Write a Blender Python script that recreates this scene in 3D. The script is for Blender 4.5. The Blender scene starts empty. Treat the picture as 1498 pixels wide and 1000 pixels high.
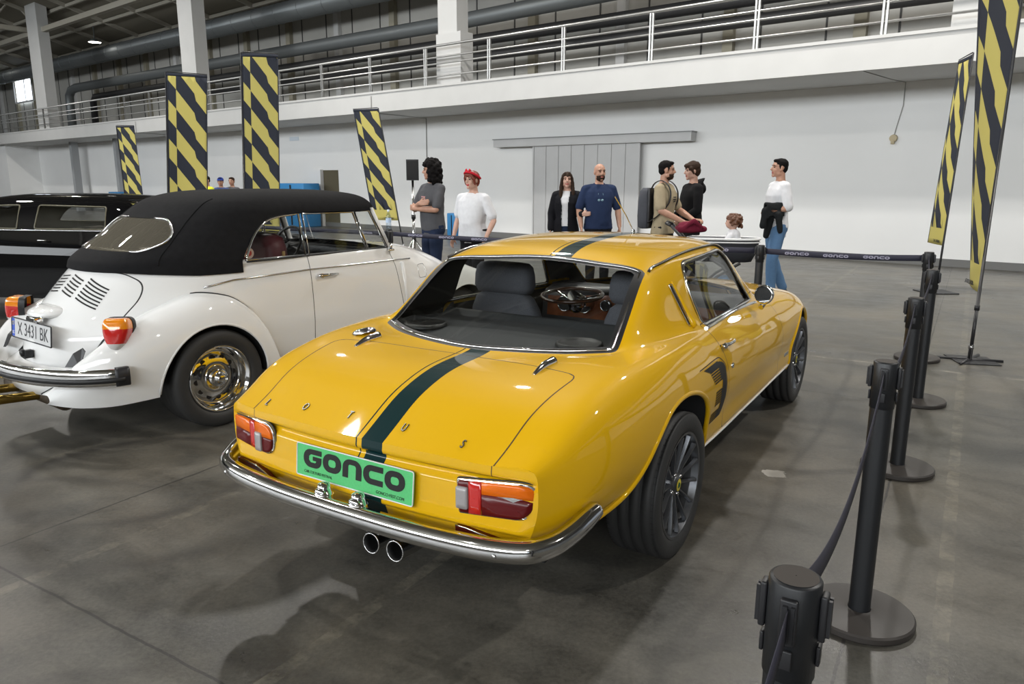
import bpy, bmesh, math, random
import numpy as np
from mathutils import Vector, Matrix, Quaternion
from mathutils.bvhtree import BVHTree
random.seed(7)
rng = np.random.RandomState(7)
SC = bpy.context.scene
COL = SC.collection
PI = math.pi

# ------------------------------------------------------------------ materials
MATS = {}
def mat(name, color, rough=0.5, metal=0.0, coat=0.0, spec=0.5, noise=0.0, nscale=40.0, bump=0.0, bscale=200.0,
        emit=None, estr=0.0, flake=0.0, sheen=0.0, coat_rough=0.03):
    if name in MATS: return MATS[name]
    m = bpy.data.materials.new(name); m.use_nodes = True
    nt = m.node_tree; b = nt.nodes['Principled BSDF']
    c = tuple(color) + (1.0,)
    b.inputs['Base Color'].default_value = c
    b.inputs['Roughness'].default_value = rough
    b.inputs['Metallic'].default_value = metal
    b.inputs['Coat Weight'].default_value = coat
    b.inputs['Coat Roughness'].default_value = coat_rough
    b.inputs['Specular IOR Level'].default_value = spec
    if sheen: b.inputs['Sheen Weight'].default_value = sheen
    if emit:
        b.inputs['Emission Color'].default_value = tuple(emit) + (1.0,)
        b.inputs['Emission Strength'].default_value = estr
    if noise or bump or flake:
        tc = nt.nodes.new('ShaderNodeTexCoord')
        if noise:
            n = nt.nodes.new('ShaderNodeTexNoise'); n.inputs['Scale'].default_value = nscale
            n.inputs['Detail'].default_value = 4
            nt.links.new(tc.outputs['Object'], n.inputs['Vector'])
            r = nt.nodes.new('ShaderNodeMapRange')
            r.inputs['From Min'].default_value = .3; r.inputs['From Max'].default_value = .7
            r.inputs['To Min'].default_value = 1 - noise; r.inputs['To Max'].default_value = 1 + noise
            nt.links.new(n.outputs['Fac'], r.inputs['Value'])
            mx = nt.nodes.new('ShaderNodeMix'); mx.data_type = 'RGBA'; mx.blend_type = 'MULTIPLY'
            mx.inputs['Factor'].default_value = 1
            mx.inputs[6].default_value = c
            nt.links.new(r.outputs['Result'], mx.inputs[7])
            nt.links.new(mx.outputs[2], b.inputs['Base Color'])
        if bump:
            n2 = nt.nodes.new('ShaderNodeTexNoise'); n2.inputs['Scale'].default_value = bscale
            nt.links.new(tc.outputs['Object'], n2.inputs['Vector'])
            bp = nt.nodes.new('ShaderNodeBump'); bp.inputs['Strength'].default_value = bump
            bp.inputs['Distance'].default_value = .005
            nt.links.new(n2.outputs['Fac'], bp.inputs['Height'])
            nt.links.new(bp.outputs['Normal'], b.inputs['Normal'])
    MATS[name] = m
    return m

def glass_mat(name, tint=(.8, .82, .82), refl=1.0):
    if name in MATS: return MATS[name]
    m = bpy.data.materials.new(name); m.use_nodes = True
    nt = m.node_tree; nt.nodes.clear()
    out = nt.nodes.new('ShaderNodeOutputMaterial')
    tr = nt.nodes.new('ShaderNodeBsdfTransparent'); tr.inputs['Color'].default_value = tuple(tint) + (1,)
    gl = nt.nodes.new('ShaderNodeBsdfGlossy'); gl.inputs['Roughness'].default_value = .02
    lw = nt.nodes.new('ShaderNodeLayerWeight'); lw.inputs['Blend'].default_value = .5
    pw = nt.nodes.new('ShaderNodeMath'); pw.operation = 'POWER'; pw.inputs[1].default_value = 5.0
    mu = nt.nodes.new('ShaderNodeMath'); mu.operation = 'MULTIPLY_ADD'; mu.inputs[1].default_value = .9*refl; mu.inputs[2].default_value = .05*refl
    mx = nt.nodes.new('ShaderNodeMixShader')
    nt.links.new(lw.outputs['Facing'], pw.inputs[0]); nt.links.new(pw.outputs[0], mu.inputs[0]); nt.links.new(mu.outputs[0], mx.inputs[0])
    nt.links.new(tr.outputs[0], mx.inputs[1]); nt.links.new(gl.outputs[0], mx.inputs[2])
    nt.links.new(mx.outputs[0], out.inputs[0])
    MATS[name] = m
    return m

# ------------------------------------------------------------------ tagging
def empty(name, label=None, cat=None, loc=(0, 0, 0), rotz=0.0, group=None):
    o = bpy.data.objects.new(name, None); COL.objects.link(o)
    o.location = loc; o.rotation_euler = (0, 0, rotz); o.empty_display_size = .1
    return tag(o, label, cat, group)
def tag(o, label=None, cat=None, group=None, kind=None):
    if label: o['label'] = label
    if cat: o['category'] = cat
    if group: o['group'] = group
    if kind: o['kind'] = kind
    return o
def struct(o, label=None):
    o['kind'] = 'structure'
    if label: o['label'] = label
    return o

# ------------------------------------------------------------------ mesh builder
class MB:
    def __init__(s): s.v = []; s.f = []; s.m = []; s.s = []; s.cm = 0; s.cs = False; s.M = None
    def add(s, vs, fs, smooth=None, mi=None):
        o = len(s.v)
        if s.M is not None: vs = [tuple(s.M @ Vector(v)) for v in vs]
        s.v.extend([tuple(map(float, v)) for v in vs])
        for f in fs:
            s.f.append(tuple(i + o for i in f)); s.m.append(s.cm if mi is None else mi); s.s.append(s.cs if smooth is None else smooth)
        return s
    def box(s, lo, hi, bev=0.0, rot=None, mi=None):
        lo = np.array(lo, float); hi = np.array(hi, float); c = (lo + hi) / 2; h = np.abs(hi - lo) / 2
        if bev <= 0:
            P = [(x, y, z) for z in (-1, 1) for y in (-1, 1) for x in (-1, 1)]
            vs = [np.array(p) * h for p in P]
            fs = [(0, 2, 3, 1), (4, 5, 7, 6), (0, 1, 5, 4), (2, 6, 7, 3), (0, 4, 6, 2), (1, 3, 7, 5)]
            sm = False
        else:
            bm = bmesh.new(); bmesh.ops.create_cube(bm, size=2)
            for v in bm.verts: v.co = Vector(np.array(v.co) * h)
            bmesh.ops.bevel(bm, geom=bm.edges[:], offset=min(bev, min(h) * .98), segments=3, profile=.5, affect='EDGES')
            bm.verts.ensure_lookup_table(); bm.verts.index_update()
            vs = [np.array(v.co) for v in bm.verts]; fs = [tuple(v.index for v in f.verts) for f in bm.faces]; bm.free()
            sm = True
        if rot is not None: vs = [np.array(rot @ Vector(v)) for v in vs]
        return s.add([v + c for v in vs], fs, smooth=sm, mi=mi)
    def cyl(s, a, b, r0, r1=None, n=20, caps=True, mi=None, smooth=True):
        a = Vector(a); b = Vector(b); r1 = r0 if r1 is None else r1
        d = (b - a).normalized(); u = d.orthogonal().normalized(); w = d.cross(u)
        vs = []
        for p, r in ((a, r0), (b, r1)):
            for i in range(n):
                t = 2 * PI * i / n; vs.append(p + (u * math.cos(t) + w * math.sin(t)) * r)
        s.add(vs, [(i, (i + 1) % n, n + (i + 1) % n, n + i) for i in range(n)], smooth=smooth, mi=mi)
        if caps:
            s.add(vs[:n], [tuple(range(n - 1, -1, -1))], smooth=False, mi=mi)
            s.add(vs[n:], [tuple(range(n))], smooth=False, mi=mi)
        return s
    def tube(s, pts, r, n=10, closed=False, caps=True, mi=None, flat=1.0, up=None):
        """sweep an ellipse; r may be a list; flat scales the second axis"""
        P = [Vector(p) for p in pts]; N = len(P)
        R = [r] * N if not hasattr(r, '__len__') else r
        rings = []; prev = None
        for i in range(N):
            if closed: d = (P[(i + 1) % N] - P[i - 1])
            else: d = P[min(i + 1, N - 1)] - P[max(i - 1, 0)]
            d.normalize()
            if up is not None:
                u = Vector(up) - d * d.dot(Vector(up)); u.normalize()
            elif prev is None: u = d.orthogonal().normalized()
            else:
                u = prev - d * prev.dot(d); u.normalize()
            prev = u; w = d.cross(u)
            rings.append([P[i] + u * (math.cos(2 * PI * k / n) * R[i]) + w * (math.sin(2 * PI * k / n) * R[i] * flat) for k in range(n)])
        return s.loft(rings, closed=closed, caps=caps, mi=mi)
    def loft(s, rings, closed=False, caps=True, mi=None, wrap=True, smooth=True):
        N = len(rings); n = len(rings[0]); vs = [p for R in rings for p in R]; fs = []
        for i in range(N if closed else N - 1):
            j = (i + 1) % N
            for k in range(n if wrap else n - 1):
                l = (k + 1) % n
                fs.append((i * n + k, i * n + l, j * n + l, j * n + k))
        s.add(vs, fs, smooth=smooth, mi=mi)
        if caps and not closed and wrap:
            s.add(rings[0], [tuple(range(n - 1, -1, -1))], smooth=False, mi=mi)
            s.add(rings[-1], [tuple(range(n))], smooth=False, mi=mi)
        return s
    def lathe(s, prof, axis='x', n=48, closed=False, mi=None, smooth=True, ang=None):
        """prof: list of (a, r): a along the axis, r radius"""
        rings = []
        for k in range(n):
            t = 2 * PI * k / n; c, q = math.cos(t), math.sin(t)
            if axis == 'x': rings.append([(a, r * c, r * q) for a, r in prof])
            elif axis == 'z': rings.append([(r * c, r * q, a) for a, r in prof])
            else: rings.append([(r * q, a, r * c) for a, r in prof])
        return s.loft(rings, closed=True, mi=mi, wrap=closed, smooth=smooth)
    def prism(s, poly, h0, h1, plane='xy', mi=None, smooth=False, caps=True):
        """poly 2D list extruded between h0 and h1 along the third axis"""
        def P(a, b, h):
            return {'xy': (a, b, h), 'xz': (a, h, b), 'yz': (h, a, b)}[plane]
        n = len(poly); v0 = [P(a, b, h0) for a, b in poly]; v1 = [P(a, b, h1) for a, b in poly]
        s.add(v0 + v1, [(i, (i + 1) % n, n + (i + 1) % n, n + i) for i in range(n)], smooth=smooth, mi=mi)
        if caps: s.add(v0, [tuple(range(n - 1, -1, -1))], smooth=False, mi=mi); s.add(v1, [tuple(range(n))], smooth=False, mi=mi)
        return s
    def sphere(s, c, r, nu=16, nv=10, mi=None):
        r = (r, r, r) if not hasattr(r, '__len__') else r
        rings = []
        for j in range(nv + 1):
            p = PI * j / nv - PI / 2
            p = max(min(p, PI / 2 - .02), -PI / 2 + .02)
            rings.append([(c[0] + r[0] * math.cos(p) * math.cos(2 * PI * i / nu), c[1] + r[1] * math.cos(p) * math.sin(2 * PI * i / nu), c[2] + r[2] * math.sin(p)) for i in range(nu)])
        return s.loft(rings, mi=mi)
    def build(s, name, mats, parent=None, recalc=True, sharp=None):
        me = bpy.data.meshes.new(name); me.from_pydata(s.v, [], s.f)
        for m in (mats if isinstance(mats, (list, tuple)) else [mats]): me.materials.append(m)
        me.polygons.foreach_set('material_index', s.m); me.polygons.foreach_set('use_smooth', s.s)
        if recalc:
            bm = bmesh.new(); bm.from_mesh(me); bmesh.ops.remove_doubles(bm, verts=bm.verts, dist=1e-6)
            bmesh.ops.recalc_face_normals(bm, faces=bm.faces); bm.to_mesh(me); bm.free()
        if sharp: me.set_sharp_from_angle(angle=sharp)
        me.update()
        o = bpy.data.objects.new(name, me); COL.objects.link(o)
        if parent is not None: o.parent = parent
        return o

def dup(root, loc=None, rotz=None):
    r = root.copy(); COL.objects.link(r)
    if loc is not None: r.location = loc
    if rotz is not None: r.rotation_euler = (0, 0, rotz)
    for ch in list(root.children):
        c = ch.copy(); COL.objects.link(c); c.parent = r
        for g in list(ch.children):
            d = g.copy(); COL.objects.link(d); d.parent = c
    return r

# ------------------------------------------------------------------ curves
def pchip(xk, yk, x):
    xk = np.asarray(xk, float); yk = np.asarray(yk, float); x = np.asarray(x, float)
    h = np.diff(xk); d = np.diff(yk) / h; m = np.zeros(len(xk))
    for i in range(1, len(xk) - 1):
        if d[i - 1] * d[i] > 0:
            w1 = 2 * h[i] + h[i - 1]; w2 = h[i] + 2 * h[i - 1]
            m[i] = (w1 + w2) / (w1 / d[i - 1] + w2 / d[i])
    m[0] = d[0]; m[-1] = d[-1]
    i = np.clip(np.searchsorted(xk, x) - 1, 0, len(h) - 1)
    t = (x - xk[i]) / h[i]; t = np.clip(t, 0, 1)
    return (2*t**3-3*t**2+1)*yk[i] + (t**3-2*t**2+t)*h[i]*m[i] + (-2*t**3+3*t**2)*yk[i+1] + (t**3-t**2)*h[i]*m[i+1]
def smooth1(a, k):
    if k < 1: return a
    w = np.hanning(2 * k + 3)[1:-1]; w /= w.sum()
    p = np.concatenate([2 * a[0] - a[k:0:-1], a, 2 * a[-1] - a[-2:-k - 2:-1]])
    return np.convolve(p, w, 'valid')
def natspline(t, P, tt):
    """natural cubic spline through P (n,d) at t"""
    t = np.asarray(t, float); P = np.asarray(P, float); n = len(t); h = np.diff(t)
    A = np.zeros((n, n)); B = np.zeros((n, P.shape[1])); A[0, 0] = A[-1, -1] = 1
    for i in range(1, n - 1):
        A[i, i-1] = h[i-1]; A[i, i] = 2*(h[i-1]+h[i]); A[i, i+1] = h[i]
        B[i] = 3*((P[i+1]-P[i])/h[i] - (P[i]-P[i-1])/h[i-1])
    c = np.linalg.solve(A, B); b = (P[1:]-P[:-1])/h[:, None] - h[:, None]*(2*c[:-1]+c[1:])/3; d = (c[1:]-c[:-1])/(3*h[:, None])
    i = np.clip(np.searchsorted(t, tt) - 1, 0, n - 2); s = (np.asarray(tt) - t[i])[:, None]
    return P[i] + b[i]*s + c[i]*s**2 + d[i]*s**3
def spl(pts, n=8, closed=False):
    """Catmull-Rom through pts"""
    P = [np.array(p, float) for p in pts]; N = len(P); out = []
    for i in range(N if closed else N - 1):
        p0 = P[i-1] if (closed or i > 0) else 2*P[0]-P[1]
        p1 = P[i]; p2 = P[(i+1) % N]; p3 = P[(i+2) % N] if (closed or i+2 < N) else 2*P[-1]-P[-2]
        for k in range(n):
            t = k/n
            out.append(.5*((2*p1)+(-p0+p2)*t+(2*p0-5*p1+4*p2-p3)*t*t+(-p0+3*p1-3*p2+p3)*t**3))
    if not closed: out.append(P[-1])
    return out
def rpoly(pts, r=.02, n=5):
    """round the corners of a closed polygon; r scalar or per-corner list"""
    N = len(pts); out = []
    R = [r]*N if not hasattr(r, '__len__') else r
    for i in range(N):
        p = np.array(pts[i], float); a = np.array(pts[i-1], float); b = np.array(pts[(i+1) % N], float)
        da = a-p; db = b-p; la = np.linalg.norm(da); lb = np.linalg.norm(db)
        if R[i] <= 0: out.append(tuple(p)); continue
        q = min(R[i], la*.49, lb*.49); pa = p+da/la*q; pb = p+db/lb*q
        for k in range(n+1):
            t = k/n; out.append(tuple((1-t)**2*pa+2*t*(1-t)*p+t*t*pb))
    return out
def sdpoly(poly, X, Y):
    """signed distance to polygon (negative inside), vectorised"""
    poly = np.asarray(poly, float); d = np.full(len(X), 1e9); ins = np.zeros(len(X), bool); n = len(poly)
    for i in range(n):
        ax, ay = poly[i]; bx, by = poly[(i+1) % n]; ex, ey = bx-ax, by-ay
        L = ex*ex+ey*ey
        if L < 1e-14: continue
        t = np.clip(((X-ax)*ex+(Y-ay)*ey)/L, 0, 1)
        d = np.minimum(d, (X-ax-t*ex)**2+(Y-ay-t*ey)**2)
        c = ((ay > Y) != (by > Y))
        with np.errstate(divide='ignore', invalid='ignore'):
            xx = ex*(Y-ay)/ey+ax if abs(ey) > 1e-12 else np.full(len(X), -1e9)
        ins ^= c & (X < xx)
    d = np.sqrt(d); return np.where(ins, -d, d)

# ------------------------------------------------------------------ surface that can be cut along implicit lines
class Surf:
    def __init__(s): s.V = np.zeros((0, 3)); s.N = np.zeros((0, 3)); s.F = []; s.P = []; s.M = []
    def grid(s, G, part, mi=0, flip=False):
        """G: (a,b,3) grid"""
        a, b = G.shape[:2]; du = np.gradient(G, axis=0); dv = np.gradient(G, axis=1)
        n = np.cross(du, dv); n /= np.maximum(np.linalg.norm(n, axis=2, keepdims=True), 1e-12)
        if flip: n = -n
        o = len(s.V); s.V = np.vstack([s.V, G.reshape(-1, 3)]); s.N = np.vstack([s.N, n.reshape(-1, 3)])
        for i in range(a-1):
            for j in range(b-1):
                q = (o+i*b+j, o+(i+1)*b+j, o+(i+1)*b+j+1, o+i*b+j+1)
                s.F.append(q[::-1] if flip else q); s.P.append(part); s.M.append(mi)
        return s
    def split(s, f, sel, part=None, mi=None):
        """cut the faces for which sel(part, centre) holds along f = 0; where f < 0 set part / mi"""
        V = s.V; val = f(V); val = np.where(np.abs(val) < 2e-5, 2e-5, val)
        newV = []; newN = []; cache = {}; base = len(V)
        F2, P2, M2 = [], [], []
        for face, p, m in zip(s.F, s.P, s.M):
            vs = val[list(face)]
            if (vs > 0).all() or not sel(p, V[list(face)].mean(axis=0)):
                F2.append(face); P2.append(p); M2.append(m); continue
            if (vs < 0).all():
                F2.append(face); P2.append(p if part is None else part); M2.append(m if mi is None else mi); continue
            pos, neg = [], []
            n = len(face)
            for k in range(n):
                i, j = face[k], face[(k+1) % n]; a, b = val[i], val[j]
                (pos if a > 0 else neg).append(i)
                if a*b < 0:
                    key = (i, j) if i < j else (j, i)
                    if key not in cache:
                        t0, t1, a0, b0 = 0., 1., a, b
                        for _ in range(3):
                            t = t0+(t1-t0)*a0/(a0-b0); q = f((V[i]+(V[j]-V[i])*t)[None])[0]
                            if abs(q) < 1e-5: break
                            if q*a0 > 0: t0, a0 = t, q
                            else: t1, b0 = t, q
                        cache[key] = base+len(newV)
                        newV.append(V[i]+(V[j]-V[i])*t); nn = s.N[i]+(s.N[j]-s.N[i])*t; newN.append(nn/max(np.linalg.norm(nn), 1e-9))
                    pos.append(cache[key]); neg.append(cache[key])
            if len(pos) > 2: F2.append(tuple(pos)); P2.append(p); M2.append(m)
            if len(neg) > 2: F2.append(tuple(neg)); P2.append(p if part is None else part); M2.append(m if mi is None else mi)
        if newV: s.V = np.vstack([V, newV]); s.N = np.vstack([s.N, newN])
        s.F, s.P, s.M = F2, P2, M2
        return s
    def where(s, pred, part=None, mi=None):
        for k, f in enumerate(s.F):
            if pred(s.P[k], s.V[list(f)].mean(axis=0)):
                if part is not None: s.P[k] = part
                if mi is not None: s.M[k] = mi
    def extract(s, parts, name, mats, parent=None, off=0.0, flip=False, mi=None, pred=None):
        if isinstance(parts, str): parts = (parts,)
        used = {}; vs = []; ns = []; fs = []; ms = []
        for f, p, m in zip(s.F, s.P, s.M):
            if p not in parts: continue
            if pred is not None and not pred(s.V[list(f)].mean(axis=0)): continue
            g = []
            for i in f:
                if i not in used: used[i] = len(vs); vs.append(s.V[i]+s.N[i]*off); ns.append(-s.N[i] if flip else s.N[i])
                g.append(used[i])
            fs.append(tuple(g[::-1]) if flip else tuple(g)); ms.append(m if mi is None else mi)
        me = bpy.data.meshes.new(name); me.from_pydata([tuple(v) for v in vs], [], fs)
        for m in (mats if isinstance(mats, (list, tuple)) else [mats]): me.materials.append(m)
        me.polygons.foreach_set('material_index', ms); me.polygons.foreach_set('use_smooth', [True]*len(fs))
        me.update()
        me.normals_split_custom_set_from_vertices([tuple(n) for n in ns])
        o = bpy.data.objects.new(name, me); COL.objects.link(o)
        if parent is not None: o.parent = parent
        return o
    def bvh(s): return BVHTree.FromPolygons([tuple(v) for v in s.V], s.F)

# ------------------------------------------------------------------ writing
def shape2d(name, polys, depth, material, parent=None, M=None):
    """filled 2D outlines (holes by nesting) as a thin raised mesh"""
    cu = bpy.data.curves.new(name, 'CURVE'); cu.dimensions = '2D'; cu.fill_mode = 'BOTH'; cu.extrude = depth
    for P in polys:
        sp = cu.splines.new('POLY'); sp.points.add(len(P)-1); sp.use_cyclic_u = True
        for k, (a, b) in enumerate(P): sp.points[k].co = (a, b, 0, 1)
    return _curve_mesh(name, cu, material, parent, M)
def text(name, body, size, depth, material, parent=None, M=None, align='CENTER', sx=1.0):
    cu = bpy.data.curves.new(name, 'FONT'); cu.body = body; cu.size = size; cu.extrude = depth
    cu.align_x = align; cu.align_y = 'CENTER'
    if sx != 1.0: M = (M or Matrix()) @ Matrix.Diagonal((sx, 1, 1, 1))
    return _curve_mesh(name, cu, material, parent, M)
def _curve_mesh(name, cu, material, parent, M):
    t = bpy.data.objects.new('tmp', cu); COL.objects.link(t)
    dg = bpy.context.evaluated_depsgraph_get(); dg.update()
    me = bpy.data.meshes.new_from_object(t.evaluated_get(dg)); me.name = name
    bpy.data.objects.remove(t); bpy.data.curves.remove(cu)
    if M is not None: me.transform(M)
    me.materials.clear(); me.materials.append(material)
    o = bpy.data.objects.new(name, me); COL.objects.link(o)
    if parent is not None: o.parent = parent
    return o
def frame(o, x, y):
    """matrix with origin o, text x axis along x, text up along y"""
    x = Vector(x).normalized(); y = Vector(y); y = (y-x*x.dot(y)).normalized(); z = x.cross(y)
    M = Matrix((x, y, z)).transposed().to_4x4(); M.translation = Vector(o); return M
# heavy rounded lettering used on the plate, the barrier tape and the flags
def goncologo(name, m, parent, M, width, height, depth):
    """five rounded letters; x from -width/2, y about 0"""
    lw = 1.16; gap = .10; H = 1.0; st = .34; polys = []
    def rr(x0, y0, x1, y1, r, n=6):
        P = []
        for cx, cy, a0 in ((x1-r, y0+r, -90), (x1-r, y1-r, 0), (x0+r, y1-r, 90), (x0+r, y0+r, 180)):
            for k in range(n+1):
                a = math.radians(a0+90*k/n); P.append((cx+r*math.cos(a), cy+r*math.sin(a)))
        return P
    def cform(x, lower=False):
        R = .46; hole = rr(x+st, st*.86, x+lw*3, H-st*.86, .16)
        out = rr(x, 0, x+lw, H, R)
        # C: outer outline walked, opened on the right
        P = [(x+lw, 0)] + [(x+R+R*math.cos(math.radians(a)), R+R*math.sin(math.radians(a))) for a in np.linspace(270, 180, 8)] + \
            [(x+R+R*math.cos(math.radians(a)), H-R+R*math.sin(math.radians(a))) for a in np.linspace(180, 90, 8)] + [(x+lw, H), (x+lw, H-st*.88)] + \
            [(x+st+.16+.16*math.cos(math.radians(a)), H-st*.88-.16+.16*math.sin(math.radians(a))) for a in np.linspace(90, 180, 6)] + \
            [(x+st+.16+.16*math.cos(math.radians(a)), st*.88+.16+.16*math.sin(math.radians(a))) for a in np.linspace(180, 270, 6)] + [(x+lw, st*.88)]
        return P
    x = 0
    g = cform(x); R = .40
    # G: closed lower bowl with a notch on the right
    P = [(x+lw-R+R*math.cos(math.radians(a)), R+R*math.sin(math.radians(a))) for a in np.linspace(0, -90, 7)]
    P += [(x+.46+.46*math.cos(math.radians(a)), .46+.46*math.sin(math.radians(a))) for a in np.linspace(270, 180, 8)]
    P += [(x+.46+.46*math.cos(math.radians(a)), H-.46+.46*math.sin(math.radians(a))) for a in np.linspace(180, 90, 8)]
    P += [(x+lw, H), (x+lw, H-.28), (x+st+.14, H-.28), (x+st, H-.28-.12), (x+st, .40), (x+st+.12, .28), (x+lw-st-.06, .28), (x+lw-st, .34), (x+lw-st, .40), (x+.60, .40), (x+.60, .62), (x+lw, .62)]
    polys.append(P); x += lw+gap
    polys += [rr(x, 0, x+lw, H, .46), rr(x+st, .30, x+lw-st, H-.30, .16)]; x += lw+gap
    P = [(x, 0), (x+st, 0), (x+st, .58)] + [(x+st+.12+.12*math.cos(math.radians(a)), .60+.12*math.sin(math.radians(a))) for a in np.linspace(180, 90, 5)] + \
        [(x+lw-st-.12+.12*math.cos(math.radians(a)), .60+.12*math.sin(math.radians(a))) for a in np.linspace(90, 0, 5)] + [(x+lw-st, 0), (x+lw, 0)] + \
        [(x+lw-.46+.46*math.cos(math.radians(a)), H-.46+.46*math.sin(math.radians(a))) for a in np.linspace(0, 90, 8)] + [(x+.46+.46*math.cos(math.radians(a)), H-.46+.46*math.sin(math.radians(a))) for a in np.linspace(90, 180, 8)]
    polys.append(P); x += lw+gap
    polys.append(cform(x)); x += lw+gap
    polys += [rr(x, 0, x+lw, H, .46), rr(x+st, .30, x+lw-st, H-.30, .16)]; x += lw
    T = x
    polys = [[((a/T-.5)*width, (b-.5)*height) for a, b in P] for P in polys]
    return shape2d(name, polys, depth, m, parent, M)
# ================================================================== yellow coupe
YEL = mat('yellow_paint', (.74, .42, .004), rough=.45, coat=1.0, coat_rough=.03, spec=.06)
GREEN = mat('stripe_green', (.001, .022, .024), rough=.5, coat=.8, spec=.05)
GAPM = mat('panel_gap', (.05, .025, .004), rough=.7)
CHROME = mat('chrome', (.78, .78, .78), rough=.07, metal=1.0)
CHROME_D = mat('chrome_soft', (.6, .6, .6), rough=.18, metal=1.0)
RUBBER = mat('black_rubber', (.012, .012, .013), rough=.5)
BLACKP = mat('black_plastic', (.015, .015, .017), rough=.45)
LINER = mat('dark_lining', (.012, .012, .013), rough=.9)
TYRE = mat('tyre_rubber', (.030, .030, .030), rough=.6, bump=.15, bscale=60)
GLASS = glass_mat('car_glass', (.90, .92, .91))
SEATM = mat('seat_fabric', (.085, .087, .102), rough=.95, noise=.25, nscale=300, bump=.2, bscale=600)
SHELFM = mat('shelf_vinyl', (.045, .047, .050), rough=.8, bump=.2, bscale=400)
WOODM = mat('dash_wood', (.17, .05, .016), rough=.25, coat=.6, noise=.35, nscale=14)
RIMD = mat('rim_graphite', (.13, .135, .145), rough=.34, metal=.75)
AMBER = mat('lens_amber', (.78, .15, .004), rough=.25, coat=.4, spec=.3)
LRED = mat('lens_red', (.55, .015, .012), rough=.15, coat=1.0)
LDRED = mat('lens_dark_red', (.10, .005, .006), rough=.3, coat=.25, spec=.2)
LWHITE = mat('lens_white', (.34, .32, .32), rough=.3, coat=.4)
PLATEG = mat('plate_green', (.10, .52, .18), rough=.4, noise=.05, nscale=120)
INK = mat('black_ink', (.006, .006, .006), rough=.5)
WHITEP = mat('white_plastic', (.75, .75, .75), rough=.4)
SILLW = mat('sill_glint_white', (.85, .85, .84), rough=.3, coat=.5)  # white stands in for the bright reflection along the chrome strip

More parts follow.
